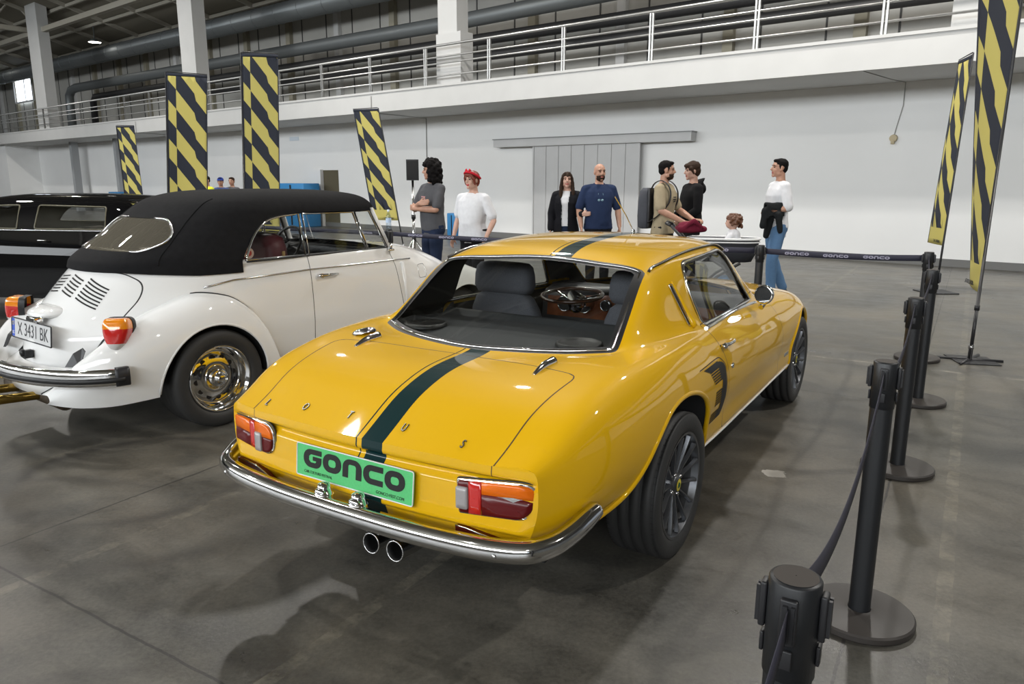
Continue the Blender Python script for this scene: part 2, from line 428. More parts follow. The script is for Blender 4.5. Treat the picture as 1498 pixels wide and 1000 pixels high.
def build_coupe():
    root = empty('car', 'yellow two-door coupe with dark green stripe, seen from behind in the foreground', 'car',
                 (-.0171, 3.122, 0), -.5582)
    T = [  # y, then A..K as (X, Z)
     (-.945, (.45,.345),(.60,.348),(.650,.42),(.668,.50),(.668,.565),(.655,.611),(.53,.613),(.40,.614),(.28,.615),(.14,.615),(0,.615)),
     (-.88, (.47,.335),(.63,.345),(.685,.42),(.702,.50),(.698,.58),(.672,.637),(.55,.645),(.41,.648),(.28,.651),(.14,.652),(0,.653)),
     (-.75, (.50,.325),(.68,.355),(.725,.43),(.742,.52),(.730,.62),(.690,.694),(.575,.712),(.43,.718),(.29,.722),(.15,.724),(0,.725)),
     (-.55, (.52,.30),(.72,.375),(.760,.45),(.776,.54),(.760,.66),(.703,.748),(.585,.766),(.44,.772),(.30,.775),(.15,.777),(0,.778)),
     (-.33, (.54,.26),(.735,.35),(.775,.43),(.795,.53),(.780,.69),(.712,.784),(.600,.800),(.46,.800),(.32,.797),(.16,.795),(0,.795)),
     (-.135,(.55,.24),(.745,.33),(.780,.42),(.803,.53),(.787,.70),(.718,.797),(.620,.812),(.585,.812),(.555,.808),(.30,.868),(0,.885)),
     (0.0,  (.55,.24),(.750,.33),(.783,.42),(.805,.53),(.789,.70),(.720,.802),(.645,.822),(.600,.850),(.546,.892),(.30,.935),(0,.945)),
     (.259, (.55,.22),(.752,.32),(.780,.42),(.800,.53),(.785,.70),(.720,.803),(.670,.830),(.600,.955),(.515,1.062),(.30,1.068),(0,1.070)),
     (.42,  (.55,.22),(.754,.32),(.775,.42),(.795,.53),(.778,.70),(.717,.800),(.680,.828),(.610,.965),(.530,1.086),(.30,1.128),(0,1.132)),
     (.60,  (.55,.22),(.755,.32),(.770,.42),(.790,.53),(.770,.70),(.713,.796),(.684,.824),(.615,.970),(.535,1.100),(.30,1.150),(0,1.155)),
     (.95,  (.55,.22),(.750,.32),(.765,.42),(.783,.53),(.760,.69),(.700,.790),(.668,.818),(.600,.970),(.530,1.110),(.30,1.162),(0,1.168)),
     (1.22, (.55,.22),(.747,.32),(.760,.42),(.777,.53),(.753,.69),(.685,.784),(.652,.810),(.585,.960),(.515,1.100),(.30,1.150),(0,1.160)),
     (1.35, (.55,.22),(.745,.32),(.757,.42),(.774,.53),(.750,.685),(.680,.780),(.642,.804),(.590,.930),(.530,1.035),(.30,1.100),(0,1.118)),
     (1.60, (.55,.22),(.740,.32),(.752,.42),(.770,.53),(.745,.68),(.672,.772),(.625,.792),(.590,.845),(.550,.885),(.30,.970),(0,.990)),
     (1.80, (.55,.22),(.738,.32),(.747,.42),(.765,.53),(.740,.675),(.665,.763),(.600,.783),(.550,.792),(.490,.803),(.30,.865),(0,.885)),
     (1.95, (.55,.22),(.736,.32),(.745,.42),(.762,.53),(.738,.67),(.662,.757),(.575,.778),(.450,.795),(.330,.803),(.16,.810),(0,.815)),
     (2.20, (.55,.22),(.730,.32),(.738,.42),(.752,.53),(.735,.66),(.655,.745),(.560,.765),(.440,.780),(.320,.790),(.16,.798),(0,.802)),
     (2.44, (.55,.22),(.720,.32),(.728,.42),(.747,.53),(.728,.64),(.645,.722),(.540,.745),(.420,.762),(.300,.775),(.15,.782),(0,.785)),
     (2.80, (.45,.24),(.620,.33),(.670,.42),(.690,.50),(.660,.60),(.585,.668),(.480,.692),(.370,.708),(.260,.720),(.13,.728),(0,.730)),
     (3.10, (.35,.26),(.480,.33),(.540,.40),(.555,.47),(.520,.55),(.460,.598),(.380,.615),(.290,.627),(.200,.638),(.10,.644),(0,.646)),
     (3.25, (.20,.28),(.300,.33),(.360,.39),(.370,.44),(.350,.50),(.310,.535),(.250,.545),(.190,.552),(.130,.557),(.06,.560),(0,.560)),
    ]
    yk = [t[0] for t in T]; ys = np.concatenate([np.arange(-.945, 3.25, .016), [3.25]])
    K = np.zeros((len(ys), 11, 2))
    for c in range(11):
        for d in range(2):
            K[:, c, d] = smooth1(pchip(yk, [t[c+1][d] for t in T], ys), 4)
    seg = 6
    rows = []
    for i, y in enumerate(ys):
        half = K[i]
        full = np.vstack([half, (half[:-1]*np.array([-1, 1]))[::-1]])
        L = np.concatenate([[0], np.cumsum(np.linalg.norm(np.diff(full, axis=0), axis=1)**.6)])
        tt = np.concatenate([np.linspace(L[k], L[k+1], seg, endpoint=False) for k in range(len(L)-1)]+[[L[-1]]])
        P = natspline(L, full, tt)
        w = min(max((-y-.55)/.35, 0), 1); w = w*w*(3-2*w)
        rows.append(np.column_stack([P[:, 0], y+w*.052*(P[:, 0]/.67)**2, P[:, 1]]))
    G = np.array(rows)
    S = Surf(); S.grid(G, 'body', flip=False)
    # tail panel
    tail = G[0]; nh = (len(tail)-1)//2; kF = 5*seg; kA = 4
    side = tail[kA:kF+1][::-1]                      # right side from the shoulder corner down
    tv = np.linspace(0, 1, 46); idx = np.interp(tv, np.linspace(0, 1, len(side)), np.arange(len(side)))
    sideP = np.array([[np.interp(a, np.arange(len(side)), side[:, d]) for d in range(3)] for a in idx])
    # profile of the panel: offset forward (+y) against height
    zprof = [.33, .365, .405, .412, .42, .46, .54, .552, .560, .574, .580, .590, .612, .63]
    yprof = [.050, .030, .016, .000, -.004, .006, .012, .022, .030, .028, .010, .004, .000, .0]
    us = np.concatenate([np.linspace(-1, -.9, 8, endpoint=False), np.linspace(-.9, .9, 81, endpoint=False), np.linspace(.9, 1, 9)])
    zc = np.linspace(tail[nh][2], .345, 46)
    cap = np.zeros((46, len(us), 3)); tq = tail[kF:nh+1][::-1]; tx_ = tq[:, 0]; tz_ = tq[:, 2]
    for r in range(46):
        sx, sy, sz = sideP[r]
        for q, u in enumerate(us):
            z = zc[r]+(sz-zc[r])*u*u; x = u*sx
            e = max(0, (abs(u)-.93)/.07)
            bulge = .020*(1-e**2.2) if z < .575 else .020*(1-e**2.2)*max(0, (.612-z)/.037)
            if r < 9:
                zt = float(np.interp(abs(x), tx_, tz_)); z += (zt-(tail[nh][2]+(sideP[0][2]-tail[nh][2])*(abs(x)/sideP[0][0])**2))*(1-r/9)
            cap[r, q] = (x, -.945+.052*(x/.67)**2+float(np.interp(z, zprof, yprof))*(1-e*e)-bulge*.6, z)
    S.grid(cap, 'tail', flip=True)
    # nose cap
    nose = G[-1]; c = nose.mean(axis=0)
    S.grid(np.array([nose, nose*.6+c*.4+np.array([0, .04, 0]), np.tile(c+np.array([0, .05, 0]), (len(nose), 1))]), 'body')
    bv = S.bvh()
    def side_x(y, z, s=1):
        h = bv.ray_cast(Vector((1.5*s, y, z)), Vector((-s, 0, 0))); return h[0].x if h[0] else .7*s
    def top_z(x, y):
        h = bv.ray_cast(Vector((x, y, 2)), Vector((0, 0, -1))); return h[0].z if h[0] else .6
    def side_n(y, z, s=1):
        h = bv.ray_cast(Vector((1.5*s, y, z)), Vector((-s, 0, 0)))
        if not h[0]: return Vector((s, 0, 0))
        n = h[1]; return n if n.x*s > 0 else -n
    body_t = lambda p, c: p in ('body', 'tail')
    # ---- stripes (decals in the paint)
    fs = lambda V: np.abs(V[:, 0]-.080)-.0435
    S.split(fs, lambda p, c: p in ('body', 'tail') and abs(c[0]) < .3 and (c[2] > .34), mi=1)
    for fx in (.0165, .0105):
        S.split(lambda V: fx-V[:, 0], lambda p, c: p in ('body', 'tail') and abs(c[0]) < .1 and (c[2] > .34))
    S.where(lambda p, c: p in ('body', 'tail') and .0105 < c[0] < .0165 and c[2] > .34, mi=1)
    # ---- wheel arches
    rear = [(.335,.10),(.337,.30),(.333,.38),(.305,.47),(.255,.555),(.19,.602),(.11,.632),(.02,.648),(-.08,.647),(-.17,.628),(-.24,.592),(-.30,.547),(-.355,.495),(-.42,.437),(-.49,.398),(-.57,.375),(-.72,.350),(-.72,.10)]
    rear = [tuple(p) for p in spl(rear[1:-1], 4)]+[(-.72, .10), (.337, .10)]
    fc = 2.438
    front = [(fc+.355, .10)]+[(fc+.355*math.cos(a), .30+.335*math.sin(a)) for a in np.linspace(0, PI, 26)]+[(fc-.355, .10)]
    for poly in (rear, front):
        S.split(lambda V: sdpoly(poly, V[:, 1], V[:, 2]), lambda p, c: p == 'body' and abs(c[0]) > .5 and c[2] < .75 and (c[1] < .8 or c[1] > 1.8), part='void')
    # ---- glass openings
    rw = []
    bot = [(-.562, -.135), (-.42, -.228), (-.28, -.286), (-.14, -.318), (0, -.330), (.14, -.318), (.28, -.286), (.42, -.228), (.562, -.135)]
    top = [(.508, .262), (.36, .300), (.18, .328), (0, .336), (-.18, .328), (-.36, .300), (-.508, .262)]
    rw = rpoly([tuple(p) for p in spl(bot, 4)]+[tuple(p) for p in spl(top, 4)], [.004]*32+[.025]+[.05]+[.004]*23+[.05], 6)
    rw = rpoly([tuple(p) for p in spl(bot, 4)]+[tuple(p) for p in spl(top, 4)], .03, 4)
    def frw(o): return lambda V: sdpoly(rw, V[:, 0], V[:, 1])+o
    selrw = lambda p, c: p in ('body', 'rubber', 'rwglass') and -.5 < c[1] < .5 and c[2] > .77 and abs(c[0]) < .62
    S.split(frw(0), selrw, part='rubber', mi=2)
    S.split(frw(.040), selrw, part='rwglass', mi=0)
    ws = rpoly([tuple(p) for p in spl([(-.515, 1.80), (-.30, 1.86), (0, 1.885), (.30, 1.86), (.515, 1.80)], 4)]+[tuple(p) for p in spl([(.475, 1.30), (.25, 1.335), (0, 1.345), (-.25, 1.335), (-.475, 1.30)], 4)], .03, 4)
    S.split(lambda V: sdpoly(ws, V[:, 0], V[:, 1]), lambda p, c: p == 'body' and 1.2 < c[1] < 2 and c[2] > .76 and abs(c[0]) < .56, part='wsglass', mi=0)
    sw = rpoly([(.500, .818), (.478, 1.088), (1.190, 1.103), (1.482, .798)], [.03, .14, .06, .02], 8)
    selsw = lambda p, c: p in ('body', 'rubber') and .4 < c[1] < 1.6 and c[2] > .75 and abs(c[0]) > .40
    S.split(lambda V: sdpoly(sw, V[:, 1], V[:, 2]), selsw, part='rubber', mi=2)
    S.split(lambda V: sdpoly(sw, V[:, 1], V[:, 2])+.016, lambda p, c: selsw(p, c) and p == 'rubber', part='swglass', mi=0)
    # ---- boot lid and door, each with its gap
    lid = rpoly([(-.522, -.99), (.522, -.99), (.560, -.435), (.30, -.405), (0, -.395), (-.30, -.405), (-.560, -.435)], [0, 0, .05, .2, .2, .2, .05], 6)
    sellid = lambda p, c: p in ('body', 'tail', 'gap') and c[1] < -.3 and abs(c[0]) < .62 and c[2] > .57 and not (p == 'tail' and c[2] < .574)
    S.split(lambda V: sdpoly(lid, V[:, 0], V[:, 1])-.0025, lambda p, c: p == 'body' and sellid(p, c), part='gap', mi=3)
    S.split(lambda V: sdpoly(lid, V[:, 0], V[:, 1])+.0025, lambda p, c: p == 'gap', part='boot', mi=0)
    S.split(lambda V: np.maximum(np.abs(V[:, 0])-.5235, .5725-V[:, 2]), lambda p, c: p == 'tail' and c[2] > .55, part='gap2', mi=3)
    S.split(lambda V: np.maximum(np.abs(V[:, 0])-.520, .5765-V[:, 2]), lambda p, c: p == 'gap2', part='boot', mi=0)
    # re-stripe the pieces whose paint index was reset
    for fx, hw in ((.080, .0435), (.0135, .003)):
        S.where(lambda p, c: p == 'boot' and abs(c[0]-fx) < hw and True, mi=1)
    door = rpoly([(.470, .830), (.515, .755), (.560, .67), (.585, .56), (.590, .345), (1.742, .345), (1.735, .60), (1.70, .72), (1.655, .83)], [0, .1, .1, .1, .03, .03, .1, .1, 0], 4)
    seld = lambda p, c: .4 < c[1] < 1.8 and .33 < c[2] < .835 and abs(c[0]) > .57
    for s in (1, -1):
        nm = 'door_r' if s > 0 else 'door_l'
        S.split(lambda V: sdpoly(door, V[:, 1], V[:, 2])-.0022, lambda p, c: p == 'body' and seld(p, c) and c[0]*s > 0 and c[2] < (.835), part='gap', mi=3)
        S.split(lambda V: sdpoly(door, V[:, 1], V[:, 2])+.0022, lambda p, c: p == 'gap' and seld(p, c) and c[0]*s > 0, part=nm, mi=0)
    # bonnet / front clip shut line
    # ---- meshes
    shell = S.extract(('body', 'tail', 'gap', 'gap2', 'rubber'), 'body', [YEL, GREEN, RUBBER, GAPM], root)
    lining = S.extract(('body',), 'roof_lining', LINER, root, off=-.014, flip=True, mi=0, pred=lambda c: c[2] > .60 and c[1] > -.4 and c[1] < 2.0)
    tag(lining, 'dark cabin lining')
    boot = S.extract('boot', 'boot_lid', [YEL, GREEN, RUBBER, GAPM], root)
    for nm in ('door_r', 'door_l'):
        d = S.extract(nm, 'door', [YEL], root)
        if nm == 'door_r': door_o = d
        S.extract(nm, 'door_trim', LINER, d, off=-.03, flip=True, mi=0)
    # the panes are smooth sheets fitted to their openings
    def flatten(part):
        ids = sorted({i for f, p in zip(S.F, S.P) if p == part for i in f}); cnt = {}
        for f, p in zip(S.F, S.P):
            if p == part:
                for k in range(len(f)):
                    e = tuple(sorted((f[k], f[(k+1) % len(f)]))); cnt[e] = cnt.get(e, 0)+1
        bd = sorted({i for e, c in cnt.items() if c == 1 for i in e}); B = S.V[bd]
        A = lambda P: np.column_stack([np.ones(len(P)), P[:, 1], P[:, 1]**2, P[:, 0]**2, P[:, 0]**2*P[:, 1]])
        co = np.linalg.lstsq(A(B), B[:, 2], rcond=None)[0]; Q = S.V[ids]
        S.V[ids, 2] = A(Q) @ co
        n = np.column_stack([-(2*co[3]*Q[:, 0]+2*co[4]*Q[:, 0]*Q[:, 1]), -(co[1]+2*co[2]*Q[:, 1]+co[4]*Q[:, 0]**2), np.ones(len(Q))])
        S.N[ids] = n/np.linalg.norm(n, axis=1, keepdims=True)
    flatten('rwglass'); flatten('wsglass')
    glass = S.extract('rwglass', 'rear_window', [GLASS], root, off=-.004)
    S.extract('wsglass', 'windscreen', [GLASS], root, off=-.004)
    for s in (1, -1): S.extract('swglass', 'side_window', [GLASS], root, off=-.004, pred=lambda c: c[0]*s > 0)
    # chrome beads of the windows
    def inset(poly, o):
        P = np.array(poly); n = len(P); out = []
        a = sum(P[i][0]*P[(i+1) % n][1]-P[(i+1) % n][0]*P[i][1] for i in range(n)); sg = 1 if a > 0 else -1
        for i in range(n):
            d = P[(i+1) % n]-P[i-1]; d = d/max(np.linalg.norm(d), 1e-9); out.append(P[i]+np.array([-d[1], d[0]])*o*sg)
        return out
    b = MB(); b.tube([(x, y, top_z(x, y)+.002) for x, y in inset(rw, .020)], .0055, n=8, closed=True, flat=.8)
    b.build('rear_window_trim', CHROME, glass)
    for s in (1, -1):
        b = MB(); b.tube([(side_x(y, z, s)+.003*s, y, z) for y, z in inset(sw, .007)], .0065, n=8, closed=True)
        b.build('side_window_trim', CHROME, root)
        b = MB(); ln = [(.50, .812), (.7, .812), (.95, .811), (1.2, .803), (1.5, .786)]
        b.tube([(side_x(y, z, s)+.002*s, y, z) for y, z in spl(ln, 6)], .009, n=8)
        b.build('window_sill_trim', CHROME, root)
        # gutter strip
        b = MB(); g = [(.275, 1.066), (.32, 1.078), (.42, 1.092), (.58, 1.108), (.80, 1.118), (1.05, 1.119), (1.20, 1.109), (1.27, 1.08)]
        b.tube([(side_x(y, z, s)+.003*s, y, z+.003) for y, z in spl(g, 6)], .008, n=8, flat=.8)
        b.build('roof_gutter', BLACKP, root)
        b = MB(); b.tube([(side_x(y, z, s)+.009*s, y, z+.008) for y, z in spl(g, 6)], .0028, n=6)
        b.build('gutter_trim', CHROME, root)
        # rear pillar air slot
        pts = [(.334, 1.006), (.352, 1.006), (.384, .846), (.366, .846)]
        b = MB(); rows = []
        for k in range(13):
            t = k/12; row = []
            for u in (0, 1):
                y = (pts[0][0]+(pts[3][0]-pts[0][0])*t)*(1-u)+(pts[1][0]+(pts[2][0]-pts[1][0])*t)*u; z = pts[0][1]+(pts[3][1]-pts[0][1])*t
                row.append((side_x(y, z, s)+.004*s, y, z))
            rows.append(row)
        b.loft(rows, wrap=False, caps=False); b.build('air_slot', INK, root)
        b = MB(); b.tube([(side_x(y, z, s)+.004*s, y, z) for y, z in rpoly([(.330, 1.012), (.356, 1.012), (.388, .840), (.362, .840)], .006, 3)], .0022, n=6, closed=True)
        b.build('air_slot_trim', CHROME, root)
        b = MB(); b.tube([(side_x(y, z, s)+.006*s, y, z) for y, z in spl([(.360, 1.022), (.385, .93), (.402, .832)], 8)], list(np.linspace(.004, .016, 15))+[.018, .012], n=8)
        b.build('slot_fin', YEL, root)
        # sill strip
        b = MB(); b.tube([(side_x(y, .325, s)+.002*s, y, .325) for y in np.linspace(.34, 2.08, 30)], .009, n=8, flat=.6); b.build('sill_trim', SILLW, root)
        # arch lips
        for poly, y0, y1 in ((rear, -.66, .4), (front, 2.0, 2.9)):
            pp = [(y, z) for y, z in poly if z > .30 and y0 < y < y1]
            b = MB(); b.tube([(side_x(y+(.012 if y > np.mean([y0, y1]) else -.012)*.6, z+.010, s)-.004*s, y, z) for y, z in pp], .011, n=8); b.build('arch_lip', YEL, root)
            # dark wheel well
            b = MB(); yc = 0 if y1 < 1 else fc
            ring = [(y, z) for y, z in poly if z > .12]
            w0 = [(side_x(y, max(z, .36)+.015, s)-.012*s, y, z) for y, z in ring]; w1 = [(.44*s, y, z) for y, z in ring]
            b.loft([w0, w1], wrap=False, caps=False); b.add(w1, [tuple(range(len(w1)))])
            b.build('wheel_well', LINER, root, recalc=False)
    # floor pan
    b = MB(); b.box((-.54, -.62, .17), (.54, 3.0, .21)); b.box((-.46, -.90, .33), (.46, -.5, .36)); b.box((-.56, .42, .20), (.56, .46, .5)); b.box((-.42, -.62, .2), (.42, .0, .5))
    b.build('floor_pan', LINER, root)
    # ---- interior
    b = MB(); rowsA = []
    for y, z in ((-.32, .775), (-.20, .784), (-.05, .798), (.10, .804), (.20, .792), (.30, .782), (.335, .784), (.36, .800), (.40, .802), (.43, .785), (.44, .70), (.44, .40)):
        rowsA.append([(x, y, z) for x in np.linspace(-.60, .60, 9)])
    b.loft(rowsA, wrap=False, caps=False, smooth=True); sh = b.build('parcel_shelf', SHELFM, root)
    for sx in (-.40, .37):
        b = MB(); b.lathe([(.776, 0.001), (.782, .05), (.784, .078), (.790, .086), (.786, .094), (.776, .096)], 'z', 32, closed=False)
        o = b.build('speaker', INK, root); o.location = (sx, -.06, .025)
    def seat(x):
        b = MB(); b.box((x-.20, .62, .36), (x+.20, 1.12, .52), .06)
        st = b.build('seat', SEATM, root)
        b = MB(); rings = []
        for z, hw, d, y in ((.46, .20, .075, .70), (.55, .215, .075, .68), (.68, .215, .072, .655), (.78, .195, .066, .635), (.84, .165, .058, .625), (.872, .12, .04, .62)):
            rings.append([(x+hw*np.sign(math.cos(t))*abs(math.cos(t))**.5, y+d*np.sign(math.sin(t))*abs(math.sin(t))**.6, z) for t in np.linspace(0, 2*PI, 28, endpoint=False)])
        b.loft(rings); b.build('backrest', SEATM, st)
        b = MB(); rings = []
        for z, hw, d in ((.862, .10, .03), (.868, .155, .05), (.90, .172, .062), (.96, .168, .062), (1.0, .158, .057), (1.018, .14, .045), (1.024, .10, .025)):
            rings.append([(x+hw*np.sign(math.cos(t))*abs(math.cos(t))**.45, .625+d*np.sign(math.sin(t))*abs(math.sin(t))**.6, z) for t in np.linspace(0, 2*PI, 28, endpoint=False)])
        b.loft(rings); b.build('headrest', SEATM, st)
    seat(-.415); seat(.36)
    b = MB(); rings = []
    for x in np.linspace(-.60, .60, 21):
        k = .02*math.cos(x*5.2)
        rings.append([(x, 1.34, .60), (x, 1.36, .76+k), (x, 1.39, .80+k), (x, 1.48, .815+k*.6), (x, 1.72, .79), (x, 1.78, .6)])
    b.loft(rings, wrap=False, caps=False); da = b.build('dashboard', BLACKP, root)
    b = MB(); rings = []
    for x in np.linspace(-.56, .56, 15): rings.append([(x, 1.335, .63), (x, 1.350, .765+.018*math.cos(x*5.2))])
    b.loft(rings, wrap=False, caps=False); b.build('dash_panel', WOODM, da, recalc=False)
    for x, z, r in ((-.43, .71, .045), (-.30, .71, .045), (-.16, .72, .03), (-.07, .72, .03), (.02, .72, .03)):
        b = MB(); b.cyl((x, 1.345, z), (x, 1.318, z), r, n=24, mi=1); b.tube([(x+r*math.cos(t), 1.318, z+r*math.sin(t)) for t in np.linspace(0, 2*PI, 24, endpoint=False)], .004, n=6, closed=True, mi=0)
        b.build('gauge', [CHROME, INK], da)
    R = Matrix.Rotation(math.radians(-85), 4, 'X'); c0 = Vector((-.27, 1.11, .80))
    pt = lambda r, t: c0+R @ Vector((r*math.cos(t), 0, r*math.sin(t)))
    st = MB().tube([pt(.172, t) for t in np.linspace(0, 2*PI, 40, endpoint=False)], .011, n=8, closed=True).build('steering_wheel', mat('wheel_rim_wood', (.045, .018, .008), rough=.25, coat=.6), root)
    b = MB()
    for t in (PI/2*3, PI/6, PI*5/6): b.tube([pt(.0, t)+Vector((0, .03, -.04)), pt(.172, t)], .009, n=6, flat=.4)
    b.sphere(c0+Vector((0, .03, -.04)), (.035, .03, .03)); b.build('wheel_spokes', CHROME, st)
    b = MB(); b.cyl(c0, c0+Vector((0, .30, -.11)), .03, n=14); b.sphere(c0+Vector((.0, .05, -.06)), (.045, .05, .05)); b.build('steering_column', CHROME, st)
    b = MB(); b.box((-.10, .55, .22), (.10, 1.4, .42), .03); b.cyl((.02, 1.1, .42), (.02, 1.06, .56), .008); b.sphere((.02, 1.06, .57), .022); b.build('transmission_tunnel', LINER, root)
    b = MB(); b.box((-.10, 1.36, .985), (.10, 1.375, 1.035), .008); b.build('rear_view_mirror', BLACKP, root)
    # ---- boot hinges, fuel cap, letters
    for x in (-.415, .415):
        b = MB(); ys2 = np.linspace(-.492, -.353, 14); rings = []
        for k, y in enumerate(ys2):
            t = k/13; w = .007+.013*t**.8; h = .010+.018*math.sin(min(t*1.3, 1)*PI*.62); z = top_z(x, y)
            rings.append([(x+w*math.cos(a), y, z-.004+max(0, math.sin(a))*h) for a in np.linspace(0, 2*PI, 12, endpoint=False)])
        b.loft(rings); b.build('boot_hinge', CHROME, root)
    z = top_z(-.515, -.33); b = MB(); b.lathe([(-.004, .052), (.006, .052), (.014, .046), (.020, .030), (.022, .001)], 'z', 28)
    o = b.build('fuel_cap', CHROME, root); o.location = (-.515, -.33, z-.002); o.rotation_euler = (math.radians(-4), math.radians(-18), 0)
    for ch, x in zip('LOTUS', (-.487, -.290, -.077, .161, .392)):
        y = -.878; z = top_z(x, y); z2 = top_z(x, y+.02)
        M = frame((x, y, z+.003), (1, 0, 0), (0, .02, z2-z))
        text('letter', ch, .046, .002, mat('letter_metal', (.16, .16, .15), rough=.35, metal=.9), boot, M, sx=.62)
    # ---- plate
    py = lambda z: -.945+float(np.interp(z, zprof, yprof))-.012
    M = frame((0, -.958, .4935), (1, 0, 0), (0, .10, 1))
    pl = MB(); pl.prism(rpoly([(-.258, -.056), (.258, -.056), (.258, .056), (-.258, .056)], .008, 3), -.006, 0, mi=0)
    pl.tube([(a, c_, .0005) for a, c_ in rpoly([(-.258, -.056), (.258, -.056), (.258, .056), (-.258, .056)], .008, 3)], .0022, n=6, closed=True, mi=1)
    po = pl.build('number_plate', [PLATEG, WHITEP], root); po.matrix_local = M
    goncologo('plate_logo', INK, po, Matrix.Translation((.0, .011, .0008)), .450, .064, .0006)
    text('plate_text', 'CAR CULTURE FESTIVAL', .0135, .0004, INK, po, Matrix.Translation((-.155, -.038, .0008)), sx=.9)
    text('plate_text', 'GONCO-FEST.COM', .0150, .0004, INK, po, Matrix.Translation((.165, -.041, .0008)), sx=.9)
    # ---- tail lights
    def lens(poly, mats_list, name, parent, y_of, d0, d1):
        pass
    for s in (1, -1):
        def ylt(x): return -.945+.052*(x/.67)**2+.010
        outer = rpoly([(.408, .558), (.414, .446), (.662, .464), (.668, .582)], [.010, .010, .075, .07], 8) if s > 0 else \
                rpoly([(.398, .582), (.398, .456), (.648, .480), (.655, .576)], [.075, .07, .015, .015], 8)
        inner = [((x-.535)*.94+.535, (z-.518)*.90+.518) for x, z in outer]
        def zone(poly, d, name, m, parent, e=0.012):
            P = [(x*s, z) for x, z in poly]
            # bulging lens: rings inset toward the centre
            cx = np.mean([p[0] for p in P]); cz = np.mean([p[1] for p in P]); b = MB(); rings = []
            for k, q in ((1, 0), (1, .9), (.98, 1.0), (.5, 1.02), (.02, 1.03)):
                ring = []
                for x, z in P:
                    X = cx+(x-cx)*k; Z = cz+(z-cz)*k
                    ring.append((X, ylt(abs(X))-.008-d*q+(.035*max(0, abs(X)-.63)/.03*.6), Z))
                rings.append(ring)
            b.loft(rings, caps=False); return b.build(name, m, parent)
        base = zone([((x-.535)*1.03+.535, (z-.518)*1.05+.518) for x, z in outer], .004, 'tail_light', RUBBER, root)
        zone(outer, .012, 'bezel', CHROME, base)
        def clip(poly, ax, lo, hi):
            P = poly
            for sg, lim in ((1, lo), (-1, hi)):
                out = []
                for i in range(len(P)):
                    a, b2 = P[i-1], P[i]; da, db = sg*(a[ax]-lim), sg*(b2[ax]-lim)
                    if da*db < 0:
                        t = da/(da-db); out.append((a[0]+(b2[0]-a[0])*t, a[1]+(b2[1]-a[1])*t))
                    if db >= 0: out.append(b2)
                P = out
            return P
        if s > 0: xr0, xr1, wz = .455, .497, (.414, .453)
        else: xr0, xr1, wz = .505, .535, (.463, .500)
        lo = clip(inner, 1, .4, .524); hi = clip(inner, 1, .5245, .7)
        zone(clip(hi, 0, xr1, .8), .020, 'amber_lens', AMBER, base); zone(clip(lo, 0, xr1, .8), .020, 'dark_red_lens', LDRED, base)
        zone(clip(inner, 0, xr0, xr1-.001), .021, 'red_lens', LRED, base)
        if s < 0:
            zone(clip(hi, 0, .3, xr0), .019, 'amber_lens', AMBER, base); zone(clip(lo, 0, .3, xr0), .019, 'dark_red_lens', LDRED, base)
        else:
            zone(clip(inner, 0, .3, xr0), .018, 'dark_red_lens', LDRED, base)
        zone(rpoly([(wz[0], .468), (wz[1], .468), (wz[1], .538), (wz[0], .538)], .006, 3), .026, 'reversing_lens', LWHITE, base)
        # low reflectors
        rf = [(.405, .372), (.405, .404), (.44, .402), (.52, .388), (.60, .374), (.635, .366), (.635, .360)] if s > 0 else \
             [(.640, .356), (.640, .402), (.60, .402), (.52, .398), (.47, .385), (.425, .366), (.415, .356)]
        P = [(x*s, z) for x, z in rf]; b = MB()
        yy = lambda x: -.945+.052*(x/.67)**2
        b.add([(x, yy(x)+.01, z) for x, z in P]+[(x, yy(x)-.014, z) for x, z in P], [(i, (i+1) % len(P), len(P)+(i+1) % len(P), len(P)+i) for i in range(len(P))]+[tuple(range(len(P), 2*len(P)))])
        rfo = b.build('low_reflector', LDRED, root)
        b = MB(); tp = [p for p in P if p[1] > .36]
        b.tube([(x, yy(x)-.013, z+.002) for x, z in tp[1:]], .003, n=6); b.build('reflector_trim', CHROME, rfo)
    # ---- bumper
    path = [(0, -1.035, .388), (.25, -1.030, .388), (.45, -1.012, .388), (.58, -.985, .388), (.665, -.945, .389), (.712, -.885, .395), (.738, -.82, .410), (.755, -.75, .432), (.763, -.70, .450)]
    half = spl(path, 6); full = [(-p[0], p[1], p[2]) for p in half[:0:-1]]+[tuple(p) for p in half]
    b = MB(); rings = []; n = len(full)
    prof = [(-.020, .036), (.002, .039), (.016, .030), (.024, .012), (.026, -.006), (.020, -.024), (.008, -.036), (-.014, -.040), (-.018, -.036), (.002, -.030), (.010, -.018), (.014, .0), (.010, .018), (-.002, .030), (-.018, .031)]
    for i, p in enumerate(full):
        d = Vector(full[min(i+1, n-1)])-Vector(full[max(i-1, 0)]); d.z = 0; d.normalize(); o = Vector((d.y, -d.x, 0))
        e = min(1, min(i, n-1-i)/9); e = (.72+.28*math.sin(e*PI/2))*.90
        rings.append([Vector(p)+o*a+Vector((0, 0, h*e)) for a, h in prof])
    b.loft(rings); bp = b.build('rear_bumper', CHROME, root)
    for x, z in ((-.59, .384), (.59, .384)):
        b = MB(); b.sphere((x, -1.006, z), (.008, .006, .008), 10, 6); b.build('bumper_bolt', CHROME, bp)
    for x in (-.085, .068):                           # plate lamps
        b = MB(); b.lathe([(0, .034), (.010, .034), (.016, .026), (.030, .022), (.040, .020), (.044, .010), (.046, .001)], 'z', 20)
        b.sphere((0, -.018, .018), (.024, .012, .012), 12, 8)
        o = b.build('plate_lamp', CHROME, bp); o.location = (x, -1.005, .412)
